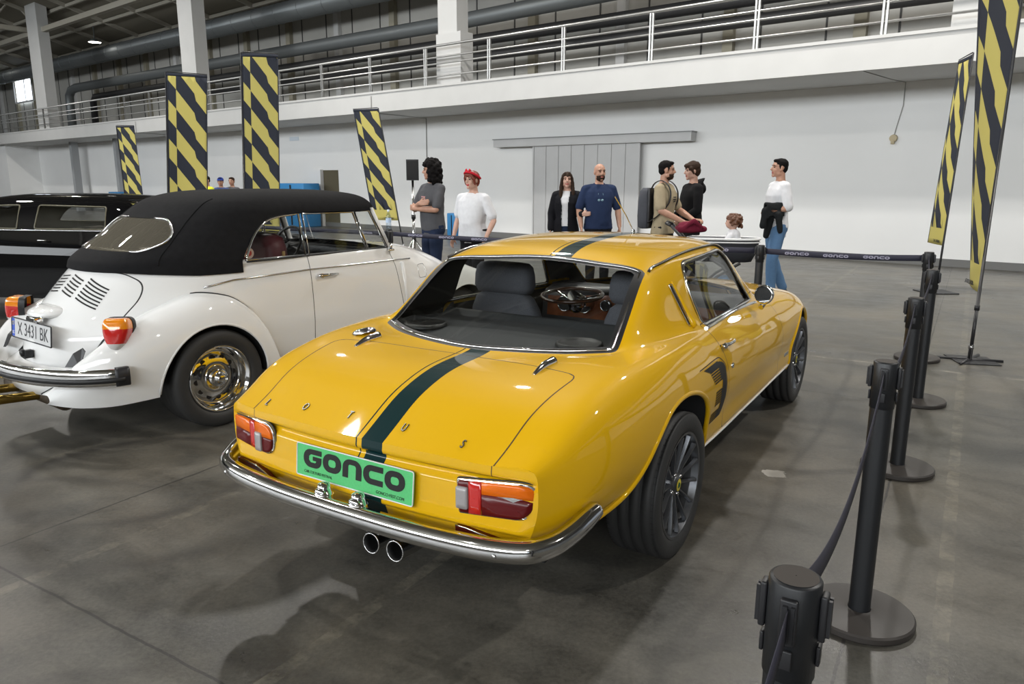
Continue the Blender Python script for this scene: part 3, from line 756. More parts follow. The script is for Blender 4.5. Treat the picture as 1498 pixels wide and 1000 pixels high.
    # ---- exhausts
    for x in (.105, .205):
        b = MB(); b.lathe([(-.20, .030), (.0, .034), (.004, .036), (.004, .031)], 'y', 24, mi=0); b.lathe([(.004, .031), (-.02, .029), (-.16, .027), (-.161, .001)], 'y', 24, mi=1)
        o = b.build('exhaust_pipe', [CHROME_D, INK], root); o.location = (x, -.99, .285); o.rotation_euler = (0, 0, PI)
        o.rotation_euler = (math.radians(4), 0, PI)
    b = MB(); b.cyl((.155, -.80, .285), (.155, -.4, .29), .07, n=20); b.box((.24, -.86, .27), (.30, -.80, .31)); b.build('silencer', LINER, root)
    # ---- door furniture
    x0 = side_x(.62, .728)
    b = MB(); b.tube([(side_x(y, z)+.004+o, y, z) for y, z, o in ((.525, .735, 0), (.55, .735, .010), (.60, .734, .020), (.66, .733, .022), (.71, .731, .010), (.735, .730, .0))], [.010, .013, .011, .010, .010, .006], n=10, flat=.7); b.sphere((side_x(.55, .734)+.016, .548, .734), (.012, .022, .014), 12, 8)
    b.build('door_handle', CHROME, door_o)
    b = MB(); q = (side_x(.63, .632), .63, .632); b.cyl((q[0]-.004, q[1], q[2]), (q[0]+.007, q[1], q[2]), .012, n=16); b.build('door_lock', CHROME, door_o)
    # mirror
    mc = Vector((.745, 1.305, .862)); b = MB()
    b.lathe([(.012, .0005), (.012, .050), (.010, .056), (.004, .0595), (-.012, .057), (-.035, .043), (-.052, .020), (-.056, .0005)], 'y', 32)
    o = b.build('door_mirror', CHROME, root); o.location = mc; o.scale = (.86,)*3; o.rotation_euler = (math.radians(2), 0, PI+math.radians(-8))
    b = MB(); b.lathe([(.0135, .0005), (.0135, .049)], 'y', 32, smooth=False); b.build('mirror_glass', mat('mirror_glass', (.75, .77, .8), rough=.01, metal=1), o)
    b = MB(); b.cyl((0, -.02, -.05), (.03, -.04, -.085), .012, .018, n=12); b.build('mirror_foot', CHROME, o)
    # side decal: black band with toothed edge following the arch
    b = MB()
    def patch(y0, y1, z0, z1, n=3, sh=0.0):
        rows = []
        for k in range(n+1):
            z = z0+(z1-z0)*k/n; rows.append([(side_x(y, z)+.0016, y, z) for y in np.linspace(y0, y1, 4)])
        b.loft(rows, wrap=False, caps=False)
    ip = lambda z, t: float(np.interp(z, [q[0] for q in t], [q[1] for q in t]))
    yo = [(.430, .520), (.455, .540), (.502, .547), (.593, .531), (.649, .521), (.668, .503), (.682, .468), (.692, .413)]
    arms = [(.607, .672, [(.607, .347), (.672, .282)], [(.607, .442), (.672, .418)], 6), (.504, .570, [(.504, .377), (.570, .368)], [(.504, .472), (.570, .451)], 6), (.430, .475, [(.430, .329), (.475, .357)], [(.430, .440), (.475, .441)], 4)]
    z = .430
    while z < .691:
        z1 = z+.0055; zm = z+.00275; st = .472 if .475 < zm < .504 else .466 if .570 < zm < .607 else None
        if zm > .672: st = ip(zm, [(.672, .282), (.692, .217)])
        for a0, a1, L_, R_, n_ in arms:
            if a0 <= zm <= a1: st = ip(zm, R_)
        patch(st, ip(zm, yo), z, z1+.0002, 1); z = z1
    for a0, a1, L_, R_, n_ in arms:
        for k in range(n_):
            p = (a1-a0)/(n_-.35); z0 = a0+k*p; patch(ip(z0, L_), ip(z0, R_)+.004, z0, z0+p*.66, 1)
    tl = spl([(.168, .703), (.41, .705), (.474, .692), (.530, .650), (.543, .586), (.554, .501), (.547, .434)], 5)
    for p_, q_ in zip(tl[:-1], tl[1:]):
        d_ = q_-p_; n_ = np.array([-d_[1], d_[0]])/max(np.linalg.norm(d_), 1e-9)*.0018
        b.add([(side_x(*(v))+.0016, v[0], v[1]) for v in (p_-n_, q_-n_, q_+n_, p_+n_)], [(0, 1, 2, 3)])
    b.build('side_decal', INK, root, recalc=False)
    b = MB(); yq, zq = 1.96, .42; b.box((side_x(yq, zq)-.002, yq-.05, zq-.010), (side_x(yq, zq)+.004, yq+.05, zq+.010), .002); b.build('side_badge', CHROME_D, root)
    b = MB(); b.lathe([(0, .012), (.012, .010), (.02, .005)], 'z', 14); b.tube([(0, 0, .01), (.01, -.13, .10), (.02, -.30, .20)], .003, n=6)
    o = b.build('aerial', CHROME, root); o.location = (.05, 1.20, top_z(.05, 1.20)-.002)
    # ---- wheels
    def wheel(x, y, r, w, steer=0.0):
        s = 1 if x > 0 else -1
        rr = .208; prof = [(w*.42, rr-.006), (w*.47, rr+.004), (w*.5, rr+.03), (w*.5, r-.030), (w*.475, r-.010)]
        tread = []
        for k in range(5):
            a = w*(.44-.22*k); tread += [(a, r-.002*(abs(k-2) == 2)), (a-.0005, r-.008), (a-.009*w/.2, r-.008), (a-.0095*w/.2, r-.001)] if k < 4 else [(a, r-.002)]
        prof = prof+tread+[(-p[0], p[1]) for p in prof[::-1]]
        b = MB(); b.lathe(prof, 'x', 72, mi=0)
        for k in range(72):
            a = 2*PI*k/72; b.M = Matrix.Rotation(a, 4, 'X')
            for x0, x1 in ((w*.30, w*.455), (-w*.455, -w*.30)): b.add([(x0, -.0014, r-.0004), (x1, -.0014, r-.0040), (x1, .0014, r-.0040), (x0, .0014, r-.0004)], [(0, 1, 2, 3)], mi=1)
        b.M = None; t = b.build('wheel', [TYRE, INK], root)
        b = MB(); b.lathe([(w*.46, rr), (w*.475, rr+.002), (w*.47, rr-.008), (w*.40, rr-.014), (w*.34, rr-.018)], 'x', 60, mi=0); b.lathe([(w*.34, rr-.018), (w*.30, rr-.022), (-w*.3, rr-.03), (-w*.45, rr-.005)], 'x', 60, mi=1)
        nsp = 14
        for k in range(nsp):
            a = 2*PI*k/nsp; q = Matrix.Rotation(a, 4, 'X'); b.M = q
            rings = []
            for rad, hw, xo, th in ((.040, .009, .060, .020), (.085, .0058, .068, .016), (.135, .006, .078, .014), (.175, .007, .084, .014), (.193, .011, .086, .016)):
                rings.append([(xo*w/.2+th/2, -hw*.55, rad), (xo*w/.2+th/2, hw*.55, rad), (xo*w/.2-th/2, hw, rad), (xo*w/.2-th/2, -hw, rad)])
            b.loft(rings, smooth=False)
        b.M = None; b.lathe([(.02, .062), (.055*w/.2, .060), (.068*w/.2, .050), (.072*w/.2, .036)], 'x', 36)
        b.build('rim', [RIMD, mat('rim_shaded', (.02, .02, .022), rough=.6)], t, sharp=.6)  # barrel gets a darkened copy: shade behind the spokes put into its colour
        b = MB(); b.lathe([(-.04, .185), (-.04, .001)], 'x', 36); b.lathe([(-.055, .125), (-.025, .125), (-.025, .05)], 'x', 36, mi=0); b.build('brake_disc', mat('brake_disc', (.03, .03, .032), rough=.5, metal=.6), t)
        b = MB(); b.lathe([(.072*w/.2, .036), (.080*w/.2, .031), (.083*w/.2, .0005)], 'x', 28, mi=0)
        b.lathe([(.0835*w/.2, .024), (.0845*w/.2, .0005)], 'x', 28, mi=1)
        b.prism(rpoly([(-.013, -.010), (.013, -.010), (.010, .004), (.0, .012), (-.010, .004)], .006, 3), .0846*w/.2, .0856*w/.2, plane='yz', mi=2)
        b.build('wheel_cap', [RIMD, mat('badge_yellow', (.75, .62, .05), rough=.3), mat('badge_green', (.0, .09, .03), rough=.3)], t)
        for k in range(4):
            a = 2*PI*k/4+.4; b = MB(); b.cyl((.058*w/.2, .047*math.cos(a), .047*math.sin(a)), (.078*w/.2, .047*math.cos(a), .047*math.sin(a)), .007, n=6); b.build('wheel_nut', CHROME_D, t)
        t.location = (x, y, r); t.rotation_euler = (0, 0, (0 if s > 0 else PI)+steer)
    w = .205
    wheel(.794-w/2+.006, 0, .286, w); wheel(-.794+w/2-.006, 0, .286, w); wheel(.730-w/2+.006, 2.438, .286, w, .0); wheel(-.730+w/2-.006, 2.438, .286, w)
    return root
# ================================================================== white convertible
WHITE = mat('white_paint', (.88, .88, .87), rough=.40, coat=1.0, coat_rough=.03, spec=.1)
SOFT = mat('soft_top_cloth', (.010, .010, .011), rough=.95, noise=.15, nscale=30, bump=.25, bscale=900, spec=.2)
MAROON = mat('maroon_leather', (.10, .008, .014), rough=.5)
PLATEW = mat('plate_white', (.62, .62, .62), rough=.4)
BLUE = mat('plate_blue', (.03, .10, .55), rough=.4)
LORANGE = mat('lens_orange', (.85, .26, .01), rough=.15, coat=1.0)
LCLEAR = mat('lens_clear', (.60, .58, .56), rough=.15, coat=1.0)
BRASS = mat('brass_pipe', (.30, .20, .05), rough=.25, metal=1.0)
PANE = glass_mat('clear_pane', (.86, .87, .86))
PANE_D = glass_mat('old_rear_pane', (.50, .48, .42), 1.2)
_nt = PANE_D.node_tree; _o = _nt.nodes['Material Output']; _d = _nt.nodes.new('ShaderNodeBsdfDiffuse'); _d.inputs[0].default_value = (.30, .27, .21, 1)  # brown diffuse mixed in: dirty plastic plus the reflection painted into it
_m = _nt.nodes.new('ShaderNodeMixShader'); _m.inputs[0].default_value = .28; _s = _o.inputs[0].links[0].from_socket
_nt.links.new(_s, _m.inputs[1]); _nt.links.new(_d.outputs[0], _m.inputs[2]); _nt.links.new(_m.outputs[0], _o.inputs[0])

def spow(a, p): return math.copysign(abs(a)**p, a)
def ringloft(S, levels, part, nz=60, flip=False, zfun=None):
    """levels: list of (z, yr, Xs, n, yc, Xf, y1, yf, nf), interpolated smoothly between the levels"""
    L = np.array(levels, float); k = np.arange(len(L)); kk = np.linspace(0, len(L)-1, nz)
    D = np.column_stack([pchip(k, L[:, c], kk) for c in range(L.shape[1])])
    rows = []
    for z, yr, Xs, n, yc, Xf, y1, yf, nf in D:
        h = []
        for t in np.linspace(PI/2, 0, 26)[:-1]: h.append((Xf*spow(math.cos(t), 2/nf), y1+(yf-y1)*spow(math.sin(t), 2/nf), z))
        for t in np.linspace(0, 1, 60)[:-1]: h.append((Xf+(Xs-Xf)*t+.012*math.sin(PI*t), y1+(yc-y1)*t, z))
        for t in np.linspace(0, PI/2, 44): h.append((Xs*spow(math.cos(t), 2/n), yc-(yc-yr)*spow(math.sin(t), 2/n), z))
        h = np.array(h); m = h[-2::-1]*np.array([-1, 1, 1]); rows.append(np.vstack([h, m]))
    G = np.array(rows)
    if zfun is not None:
        for r in range(len(G)):
            for c in range(G.shape[1]): G[r, c, 2] = zfun(*G[r, c], r/(len(G)-1))
    S.grid(G, part, flip=flip); return G

def build_cabrio():
    root = empty('car', 'white convertible with black fabric roof and round fenders beside the yellow coupe', 'car', (-2.301, 4.698, 0), -.643)
    S = Surf()
    body_levels = [
        (.26, -.66, .600, 2.2, .5, .60, 1.5, 2.62, 2.2),
        (.34, -.70, .635, 2.2, .5, .635, 1.5, 2.72, 2.2),
        (.45, -.720, .652, 2.2, .5, .650, 1.5, 2.80, 2.2),
        (.55, -.705, .660, 2.2, .5, .655, 1.5, 2.78, 2.1),
        (.65, -.645, .660, 2.2, .5, .655, 1.5, 2.70, 2.0),
        (.75, -.562, .657, 2.2, .5, .652, 1.5, 2.56, 1.9),
        (.85, -.468, .650, 2.2, .5, .640, 1.5, 2.32, 1.8),
        (.91, -.408, .640, 2.2, .5, .622, 1.5, 2.10, 1.8),
        (.945, -.370, .625, 2.2, .5, .605, 1.5, 1.92, 1.8),
        (.958, -.345, .605, 2.2, .5, .580, 1.5, 1.80, 1.9)]
    G = ringloft(S, body_levels, 'body', 74)
    # cowl: close the front of the top ring
    top = G[-1]; half = top[:26]; rows = []
    for p in half: rows.append([(p[0], 1.5+(p[1]-1.5)*t, .958+.022*(1-t)*(1-(p[0]/.6)**2)) for t in np.linspace(1, 0, 8)])
    full = rows+[[(-x, y, z) for x, y, z in r] for r in rows[-2::-1]]
    full = [[(-x, y, z) for x, y, z in r] for r in rows[::-1]]+rows[1:] if False else full
    S.grid(np.array(rows), 'body', flip=True); S.grid(np.array([[(-x, y, z) for x, y, z in r] for r in rows]), 'body')
    bv = S.bvh()
    def sx(y, z, s=1):
        h = bv.ray_cast(Vector((1.5*s, y, z)), Vector((-s, 0, 0))); return h[0].x if h[0] else .64*s
    def rear_y(x, z):
        h = bv.ray_cast(Vector((x, -2, z)), Vector((0, 1, 0))); return h[0].y if h[0] else -.6
    # deck lid and doors
    lid = rpoly([(-.33, .912), (.33, .912), (.435, .86), (.458, .78), (.425, .62), (.36, .44), (.30, .40), (-.30, .40), (-.36, .44), (-.425, .62), (-.458, .78), (-.435, .86)], .06, 5)
    S.split(lambda V: sdpoly(lid, V[:, 0], V[:, 2])-.003, lambda p, c: p == 'body' and c[1] < .0, part='gap', mi=1)
    S.split(lambda V: sdpoly(lid, V[:, 0], V[:, 2])+.002, lambda p, c: p == 'gap', part='lid', mi=0)
    door = [(.745, 1.2), (.745, .90), (.748, .80), (.76, .35), (1.63, .35), (1.60, .52), (1.53, .82), (1.50, .90), (1.47, 1.2)]
    for s in (1, -1):
        S.split(lambda V: sdpoly(door, V[:, 1], V[:, 2])-.0025, lambda p, c: p == 'body' and c[0]*s > .4 and .6 < c[1] < 1.8, part='gap', mi=1)
        S.split(lambda V: sdpoly(door, V[:, 1], V[:, 2])+.0025, lambda p, c: p == 'gap' and c[0]*s > .4 and .6 < c[1] < 1.8, part='door%d' % s, mi=0)
    arch = [(.33, .0)]+[(-.02+.345*math.cos(a), .27+.345*math.sin(a)) for a in np.linspace(0, PI, 26)]+[(-.37, .0)]
    farch = [(2.214+.34*math.cos(a), .27+.345*math.sin(a)) for a in np.linspace(0, PI, 26)]
    farch = [(2.554, .0)]+farch+[(1.874, .0)]
    for A in (arch, farch): S.split(lambda V: sdpoly(A, V[:, 1], V[:, 2])-.02, lambda p, c: p == 'body' and abs(c[0]) > .3 and c[2] < .7, part='void')
    GAPW = mat('white_gap', (.03, .03, .03), rough=.7)
    S.extract(('body', 'gap'), 'body', [WHITE, GAPW], root)
    S.extract(('body',), 'cabin_lining', LINER, root, off=-.015, flip=True, mi=0, pred=lambda c: c[2] > .3 and c[1] < 1.9)
    lido = S.extract('lid', 'engine_lid', [WHITE], root)
    doors = {s: S.extract('door%d' % s, 'door', [WHITE], root) for s in (1, -1)}
    for s in (1, -1): S.extract('door%d' % s, 'door_trim', LINER, doors[s], off=-.02, flip=True, mi=0)
    # louvres
    for gx, w, n, z0, sl_ in ((-.27, .13, 6, .775, .3), (-.105, .12, 6, .795, .10), (.065, .13, 6, .795, -.20), (.245, .155, 7, .752, -.36)):
        b = MB()
        for k in range(n):
            rows = []
            for x in np.linspace(gx-w/2, gx+w/2, 6):
                z = z0+k*.0165+sl_*(x-gx)
                rows.append([(x, rear_y(x, z-.0035)-.003, z-.0035), (x, rear_y(x, z+.0035)-.003, z+.0035)])
            b.loft(rows, wrap=False, caps=False, smooth=False)
        b.build('vent_slots', INK, lido, recalc=False)
    # ---- soft top
    T = Surf(); t_levels = [
        (.915, -.415, .652, 2.3, .5, .612, 1.40, 1.50, 3.2),
        (.955, -.402, .650, 2.3, .5, .605, 1.40, 1.50, 3.2),
        (.990, -.355, .640, 2.4, .5, .598, 1.40, 1.50, 3.2),
        (1.04, -.265, .628, 2.5, .5, .590, 1.40, 1.49, 3.2),
        (1.12, -.145, .612, 2.5, .5, .580, 1.40, 1.47, 3.2),
        (1.20, -.030, .592, 2.5, .5, .565, 1.40, 1.455, 3.2),
        (1.25, .045, .572, 2.5, .5, .550, 1.40, 1.455, 3.2),
        (1.30, .125, .530, 2.5, .5, .515, 1.36, 1.44, 3.2),
        (1.335, .220, .470, 2.4, .55, .455, 1.30, 1.40, 3.0),
        (1.360, .360, .370, 2.4, .62, .350, 1.18, 1.28, 2.6),
        (1.372, .55, .220, 2.2, .75, .210, 1.05, 1.12, 2.2),
        (1.376, .80, .02, 2.0, .85, .02, .90, .92, 2.0)]
    def zf(x, y, z, t):
        if t < .12:
            k = min(max((y+.35)/.35, 0), 1)
            return z-.030*k*(1-t/.12)+ (.0 if y < .22 else 0)
        return z
    ringloft(T, t_levels, 'top', 84, zfun=zf)
    win = rpoly([(.262, .80), (.262, .955), (.350, 1.09), (.450, 1.180), (.560, 1.214), (.74, 1.228), (1.20, 1.226), (1.385, 1.226), (1.66, .80)], [0, .01, .08, .08, .08, .1, .1, .01, 0], 5)
    T.split(lambda V: sdpoly(win, V[:, 1], V[:, 2]), lambda p, c: p == 'top' and abs(c[0]) > .3 and c[2] < 1.26 and c[1] > .1, part='sideglass', mi=0)
    T.split(lambda V: np.maximum(V[:, 2]-1.245, 1.385+(1.226-V[:, 2])*.35-V[:, 1]), lambda p, c: p == 'top' and c[1] > 1.2 and c[2] < 1.3, part='front', mi=0)
    rw = rpoly([(-.36, 1.025), (.36, 1.025), (.425, 1.075), (.405, 1.13), (.30, 1.205), (-.30, 1.205), (-.405, 1.13), (-.425, 1.075)], .06, 6)
    T.split(lambda V: sdpoly(rw, V[:, 0], V[:, 2]), lambda p, c: p == 'top' and c[1] < .3 and c[2] > 1.0, part='rearglass', mi=0)
    bt = T.bvh()
    tp = T.extract('top', 'soft_top', [SOFT], root)
    T.extract('top', 'roof_lining', LINER, tp, off=-.02, flip=True, mi=0)
    T.extract('rearglass', 'rear_window', [PANE_D], root, off=-.003)
    def ty(x, z):
        h = bt.ray_cast(Vector((x, -2, z)), Vector((0, 1, 0))); return h[0].y if h[0] else -.2
    def tx(y, z, s):
        h = bt.ray_cast(Vector((1.5*s, y, z)), Vector((-s, 0, 0))); return h[0].x if h[0] else .58*s
    b = MB(); b.tube([(x, ty(x, z)-.003, z) for x, z in rw], .0075, n=8, closed=True); b.build('rear_window_frame', CHROME_D, tp)
    # seam piping and lower hem of the hood
    for s in (1, -1):
        b = MB(); P = []
        for t in np.linspace(0, 1, 30):
            z = .95+.37*t; x = (.475-.10*t)*s; h = bt.ray_cast(Vector((x, -2, z)), Vector((0, 1, 0)))
            if h[0] and h[0].y < .5: P.append((x, h[0].y-.002, z))
        b.tube(P, .004, n=6); b.build('hood_seam', SOFT, tp)
        pl = bt.ray_cast
    # side glass, frames
    for s in (1, -1):
        q = [(.275, .958), (.352, 1.085), (.452, 1.172), (.562, 1.206), (.735, 1.220), (.735, .948)]
        f1 = [(.765, .948), (.765, 1.220), (1.215, 1.218), (1.290, .945)]
        f2 = [(1.310, .945), (1.235, 1.218), (1.375, 1.220), (1.500, .945)]
        gx = lambda y, z: ((.640-.05*(y-.5))-(z-.945)*.20)*s
        for nm, poly in (('quarter_window', spl(q[:-1], 5)+[np.array(q[-1])]), ('door_window', f1), ('vent_window', f2)):
            P = [(gx(y, z), y, z) for y, z in poly]; b = MB(); b.add(P, [tuple(range(len(P)))]); o = b.build(nm, PANE, root if nm == 'quarter_window' else doors[s])
            P2 = [(gx(y, z)+.003*s, y, z) for y, z in poly]; b = MB(); b.tube(P2, .008 if nm != 'vent_window' else .007, n=6, closed=True); b.build('window_frame', CHROME, o)
        b = MB(); b.tube([(gx(y, .95)+.004*s, y, .951) for y in np.linspace(.28, 1.5, 14)], .008, n=6); b.build('window_seal', RUBBER, root)
        # windscreen post
        b = MB(); b.tube([(.583*s, 1.530, .940), (.530*s, 1.398, 1.250)], .020, n=10, flat=.8); b.build('windscreen_post', WHITE, root)
        b = MB(); b.tube([(.592*s, 1.505, .945), (.540*s, 1.376, 1.235)], .009, n=8); b.build('post_seal', RUBBER, root)
        # waist moulding
        b = MB(); P = [(sx(y, z, s)+.003*s, y, z) for y, z in zip(np.linspace(.02, 1.72, 40), np.interp(np.linspace(.02, 1.72, 40), [.02, .2, .75, 1.55, 1.72], [.815, .846, .862, .861, .855]))]
        b.tube(P, .0055, n=6); b.build('waist_moulding', CHROME_D, root)
    P = [(-.575, 1.50, .955), (.575, 1.50, .955), (.545, 1.40, 1.235), (-.545, 1.40, 1.235)]; rows = []
    for t in np.linspace(0, 1, 10):
        rows.append([(x*(1-t)+x*.95*t, 1.505-.10*t+.10*(1-(x/.58)**2), .955+.285*t) for x in np.linspace(-.58, .58, 13)])
    b = MB(); b.loft(rows, wrap=False, caps=False); b.build('windscreen', PANE, root)
    b = MB(); b.tube([(x*.95, 1.405+.10*(1-(x/.58)**2), 1.24) for x in np.linspace(-.545, .545, 13)], .016, n=8); b.build('windscreen_header', WHITE, root)
    # ---- rear fenders
    FT = [(-.80, .30, .30, .40, .28, .36, .255, .01), (-.76, .34, .33, .52, .34, .46, .248, .06), (-.70, .37, .365, .605, .38, .545, .242, .12), (-.60, .395, .445, .680, .44, .625, .240, .13), (-.45, .405, .592, .738, .47, .690, .250, .085),
          (-.25, .47, .712, .768, .48, .735, .262, .045), (-.03, .575, .788, .775, .46, .745, .262, .012), (.12, .635, .762, .770, .44, .742, .260, 0), (.26, .648, .672, .757, .42, .735, .255, 0), (.37, .650, .535, .735, .36, .718, .245, 0), (.43, .650, .40, .712, .30, .700, .238, 0), (.475, .65, .27, .68, .25, .675, .235, 0)]
    ft = np.array(FT); yy = np.concatenate([np.linspace(-.80, .475, 90)])
    C = [smooth1(pchip(ft[:, 0], ft[:, k], yy), 2) for k in range(1, 8)]
    def fender(name, sgn, y_shift, mirror, outline, scale_front=False):
        F = Surf(); rows = []
        for i, y in enumerate(yy):
            Xi, zi, Xo, zo, Xb, zb, hp = [c[i] for c in C]; row = []
            if scale_front: zi = max(zi, .28)
            for t in np.linspace(0, PI/2, 22): row.append((Xi+(Xo-Xi)*spow(math.sin(t), .80), y, zo+(zi-zo)*spow(math.cos(t), .86)+hp*math.sin(2*t)**1.2 if 0 < t < 1.56 else zo+(zi-zo)*spow(math.cos(t), .86)))
            for t in np.linspace(0, 1, 16)[1:]: row.append((Xo+(Xb-Xo)*t**1.8, y, zo+(zb-zo)*t))
            rows.append(row)
        Gf = np.array(rows)
        if mirror: Gf[:, :, 1] = y_shift-Gf[:, :, 1]
        Gf[:, :, 0] *= sgn
        F.grid(Gf, 'fender', flip=(sgn > 0) == (not mirror))
        F.split(lambda V: sdpoly(outline, V[:, 1], V[:, 2]), lambda p, c: c[2] < .66 and abs(c[0]) > .56, part='void')
        o = F.extract('fender', name, [WHITE], root)
        b = MB(); b.tube([tuple(Gf[i, 0]+np.array([.004*sgn, 0, .002])) for i in range(0, len(Gf), 2)], .0045, n=6); b.build('fender_beading', RUBBER, o)
        bf = F.bvh()
        ring = [(y, z) for y, z in outline if z > .24]; w0 = []
        for y, z in ring:
            h = bf.ray_cast(Vector((1.5*sgn, y, z+.012)), Vector((-sgn, 0, 0))); w0.append((h[0].x-.004*sgn if h[0] else .72*sgn, y, z+.004))
        b = MB(); b.loft([w0, [(.40*sgn, p[1], p[2]) for p in w0]], wrap=False, caps=False); b.add([(.40*sgn, p[1], p[2]) for p in w0], [tuple(range(len(w0)))])
        b.build('wheel_well', LINER, o, recalc=False)
        b = MB(); b.tube(w0, .008, n=6); b.build('fender_lip', WHITE, o)
        return bf
    for s in (1, -1):
        bf = fender('rear_fender', s, 0, False, arch)
        fender('front_fender', s, 2.19, True, farch, True)
        # tail light
        b = MB(); ctr = Vector((.648*s, -.528, .632)); nrm = Vector((.66*s, -.74, .12)).normalized(); xa = Vector((0, 0, 1)).cross(nrm).normalized(); ya = nrm.cross(xa)
        out = rpoly([(-.055, .085), (.062, .085), (.072, .03), (.050, -.05), (.010, -.095), (-.030, -.085), (-.062, -.02), (-.066, .05)], .045, 5)
        def slab(z0, z1, d, k):
            P = []
            for a, q in out:
                P.append((a, min(max(q, z0), z1)))
            rings = [[ctr+xa*a*kk+ya*q*kk+nrm*dd for a, q in P] for kk, dd in ((k, -.07), (k, -.036), (k*.98, -.032), (.02, -.032))]
            return rings
        tl = MB().loft(slab(-1, 1, .0, 1.05), caps=False).build('tail_light', RUBBER, root)
        # one dome cut in three colours
        Dm = Surf(); rows = []
        for kk, dd in ((1.0, -.055), (1.0, .006), (.97, .026), (.88, .040), (.70, .050), (.45, .055), (.2, .057), (.01, .058)):
            rows.append([tuple(ctr+xa*a*kk+ya*q*kk+nrm*dd) for a, q in out+[out[0]]])
        Dm.grid(np.array(rows), 'red', flip=(s < 0) ^ True)
        hh = lambda V: (V-np.array(ctr)) @ np.array(ya)
        Dm.split(lambda V: .028-hh(V), lambda p, c: True, part='amber'); Dm.split(lambda V: hh(V)+.050, lambda p, c: p == 'red', part='clear')
        Dm.extract('red', 'red_lens', [LRED], tl); Dm.extract('amber', 'amber_lens', [LORANGE], tl); Dm.extract('clear', 'clear_lens', [LCLEAR], tl)
        # wheels
    # front fender companions
    def wheel(x, y, r, w):
        s = 1 if x > 0 else -1; rr = .198
        prof = [(w*.42, rr-.004), (w*.48, rr+.01), (w*.52, rr+.035), (w*.5, r-.028), (w*.45, r-.008), (w*.38, r)]
        for k in range(4):
            a = w*(.3-.2*k); prof += [(a, r+.001), (a-.008, r-.006), (a-.014, r-.006)]
        prof += [(-w*.45, r), (-w*.5, r-.03), (-w*.45, rr)]
        t = MB().lathe(prof, 'x', 64).build('wheel', TYRE, root)
        b = MB(); b.lathe([(w*.44, rr-.002), (w*.475, rr), (w*.465, rr-.010), (w*.36, rr-.018), (w*.33, rr-.024), (w*.20, rr-.030), (w*.17, rr-.036), (w*.12, .155), (w*.14, .148), (w*.20, .10), (w*.215, .082), (w*.20, .075), (w*.26, .066), (w*.36, .058), (w*.40, .045), (w*.40, .030), (w*.50, .028), (w*.53, .020), (w*.53, .0005)], 'x', 56)
        b.build('rim', CHROME, t)
        for k in range(12):
            a = 2*PI*k/12+.1; b = MB(); c0 = (w*.168, .122*math.cos(a), .122*math.sin(a)); b.cyl((w*.15, c0[1], c0[2]), (w*.178, c0[1], c0[2]), .0155, n=14); b.build('rim_hole', INK, t)
        t.location = (x, y, r); t.rotation_euler = (0, 0, 0 if s > 0 else PI)
    for s in (1, -1):
        wheel((.734-.10)*s, 0, .290, .215); wheel((.70-.10)*s, 2.214, .290, .19)
        b = MB(); b.box((.60*s if s > 0 else -.76, .46, .235), (.76 if s > 0 else .60*s, 1.80, .262), .008); b.build('running_board', RUBBER, root)
        b = MB(); b.tube([(.765*s, y, .25) for y in (.47, 1.1, 1.79)], .008, n=6); b.build('board_trim', CHROME, root)
    # ---- bumper
    half = spl([(0, -.905, .425), (.25, -.888, .425), (.48, -.825, .425), (.64, -.735, .425), (.735, -.62, .425), (.760, -.54, .425)], 6)
    full = [(-p[0], p[1], p[2]) for p in half[:0:-1]]+[tuple(p) for p in half]; n = len(full)
    def sweep(prof, i0=0, i1=None):
        rings = []
        for i in range(i0, i1 if i1 is not None else n):
            d = Vector(full[min(i+1, n-1)])-Vector(full[max(i-1, 0)]); d.normalize(); o = Vector((d.y, -d.x, 0))
            rings.append([Vector(full[i])+o*a+Vector((0, 0, h)) for a, h in prof])
        return rings
    b = MB(); b.loft(sweep([(-.02, .044), (.004, .046), (.016, .036), (.018, .012), (.018, -.016), (.016, -.036), (.004, -.046), (-.02, -.044)], 2, n-2)); bp = b.build('rear_bumper', CHROME, root)
    b = MB(); b.loft(sweep([(.016, .004), (.027, .0), (.027, -.022), (.016, -.026)], 2, n-2)); b.build('bumper_strip', RUBBER, bp)
    for sl in ((0, 6), (n-6, n)):
        b = MB(); b.loft(sweep([(-.03, .047), (.006, .050), (.022, .040), (.026, .0), (.022, -.04), (.006, -.050), (-.03, -.047)], *sl)); b.build('bumper_end', BLACKP, bp)
    for s in (1, -1):
        b = MB(); P = [(.40, -.70, .45), (.42, -.66, .52), (.44, -.62, .545), (.47, -.62, .53), (.48, -.66, .45)]; b.add([(x*s, y, z) for x, y, z in P]+[(x*s+.012*s, y-.01, z) for x, y, z in P], [(4, 3, 2, 1, 0), (5, 6, 7, 8, 9)]+[(i, (i+1) % 5, 5+(i+1) % 5, 5+i) for i in range(5)]); b.build('bumper_bracket', BLACKP, bp)
    # rear apron and exhausts
    b = MB(); rows = []
    for x in np.linspace(-.42, .42, 21):
        yv = -.80+.10*(x/.42)**2
        rows.append([(x, yv+.08, .42), (x, yv+.01, .38), (x, yv, .34), (x, yv+.015, .27-.012*(abs(x) > .28)), (x, yv+.05, .262)])
    b.loft(rows, wrap=False, caps=False); b.build('rear_apron', WHITE, root)
    for x in (-.15, .13):
        b = MB(); b.lathe([(-.25, .024), (.0, .026), (.002, .024), (0, .021), (-.2, .020), (-.201, .001)], 'y', 20); o = b.build('exhaust_pipe', BRASS, root); o.location = (x, -.95, .272); o.rotation_euler = (math.radians(5), 0, PI)
    b = MB(); b.cyl((-.35, -.70, .25), (.35, -.70, .25), .055, n=18); b.build('silencer', mat('rusty_metal', (.05, .035, .02), rough=.7, noise=.4), root)
    # ---- plate, lamp, handle
    M = frame((0, -.700, .592), (1, 0, 0), (0, .10, 1)); pm = MB()
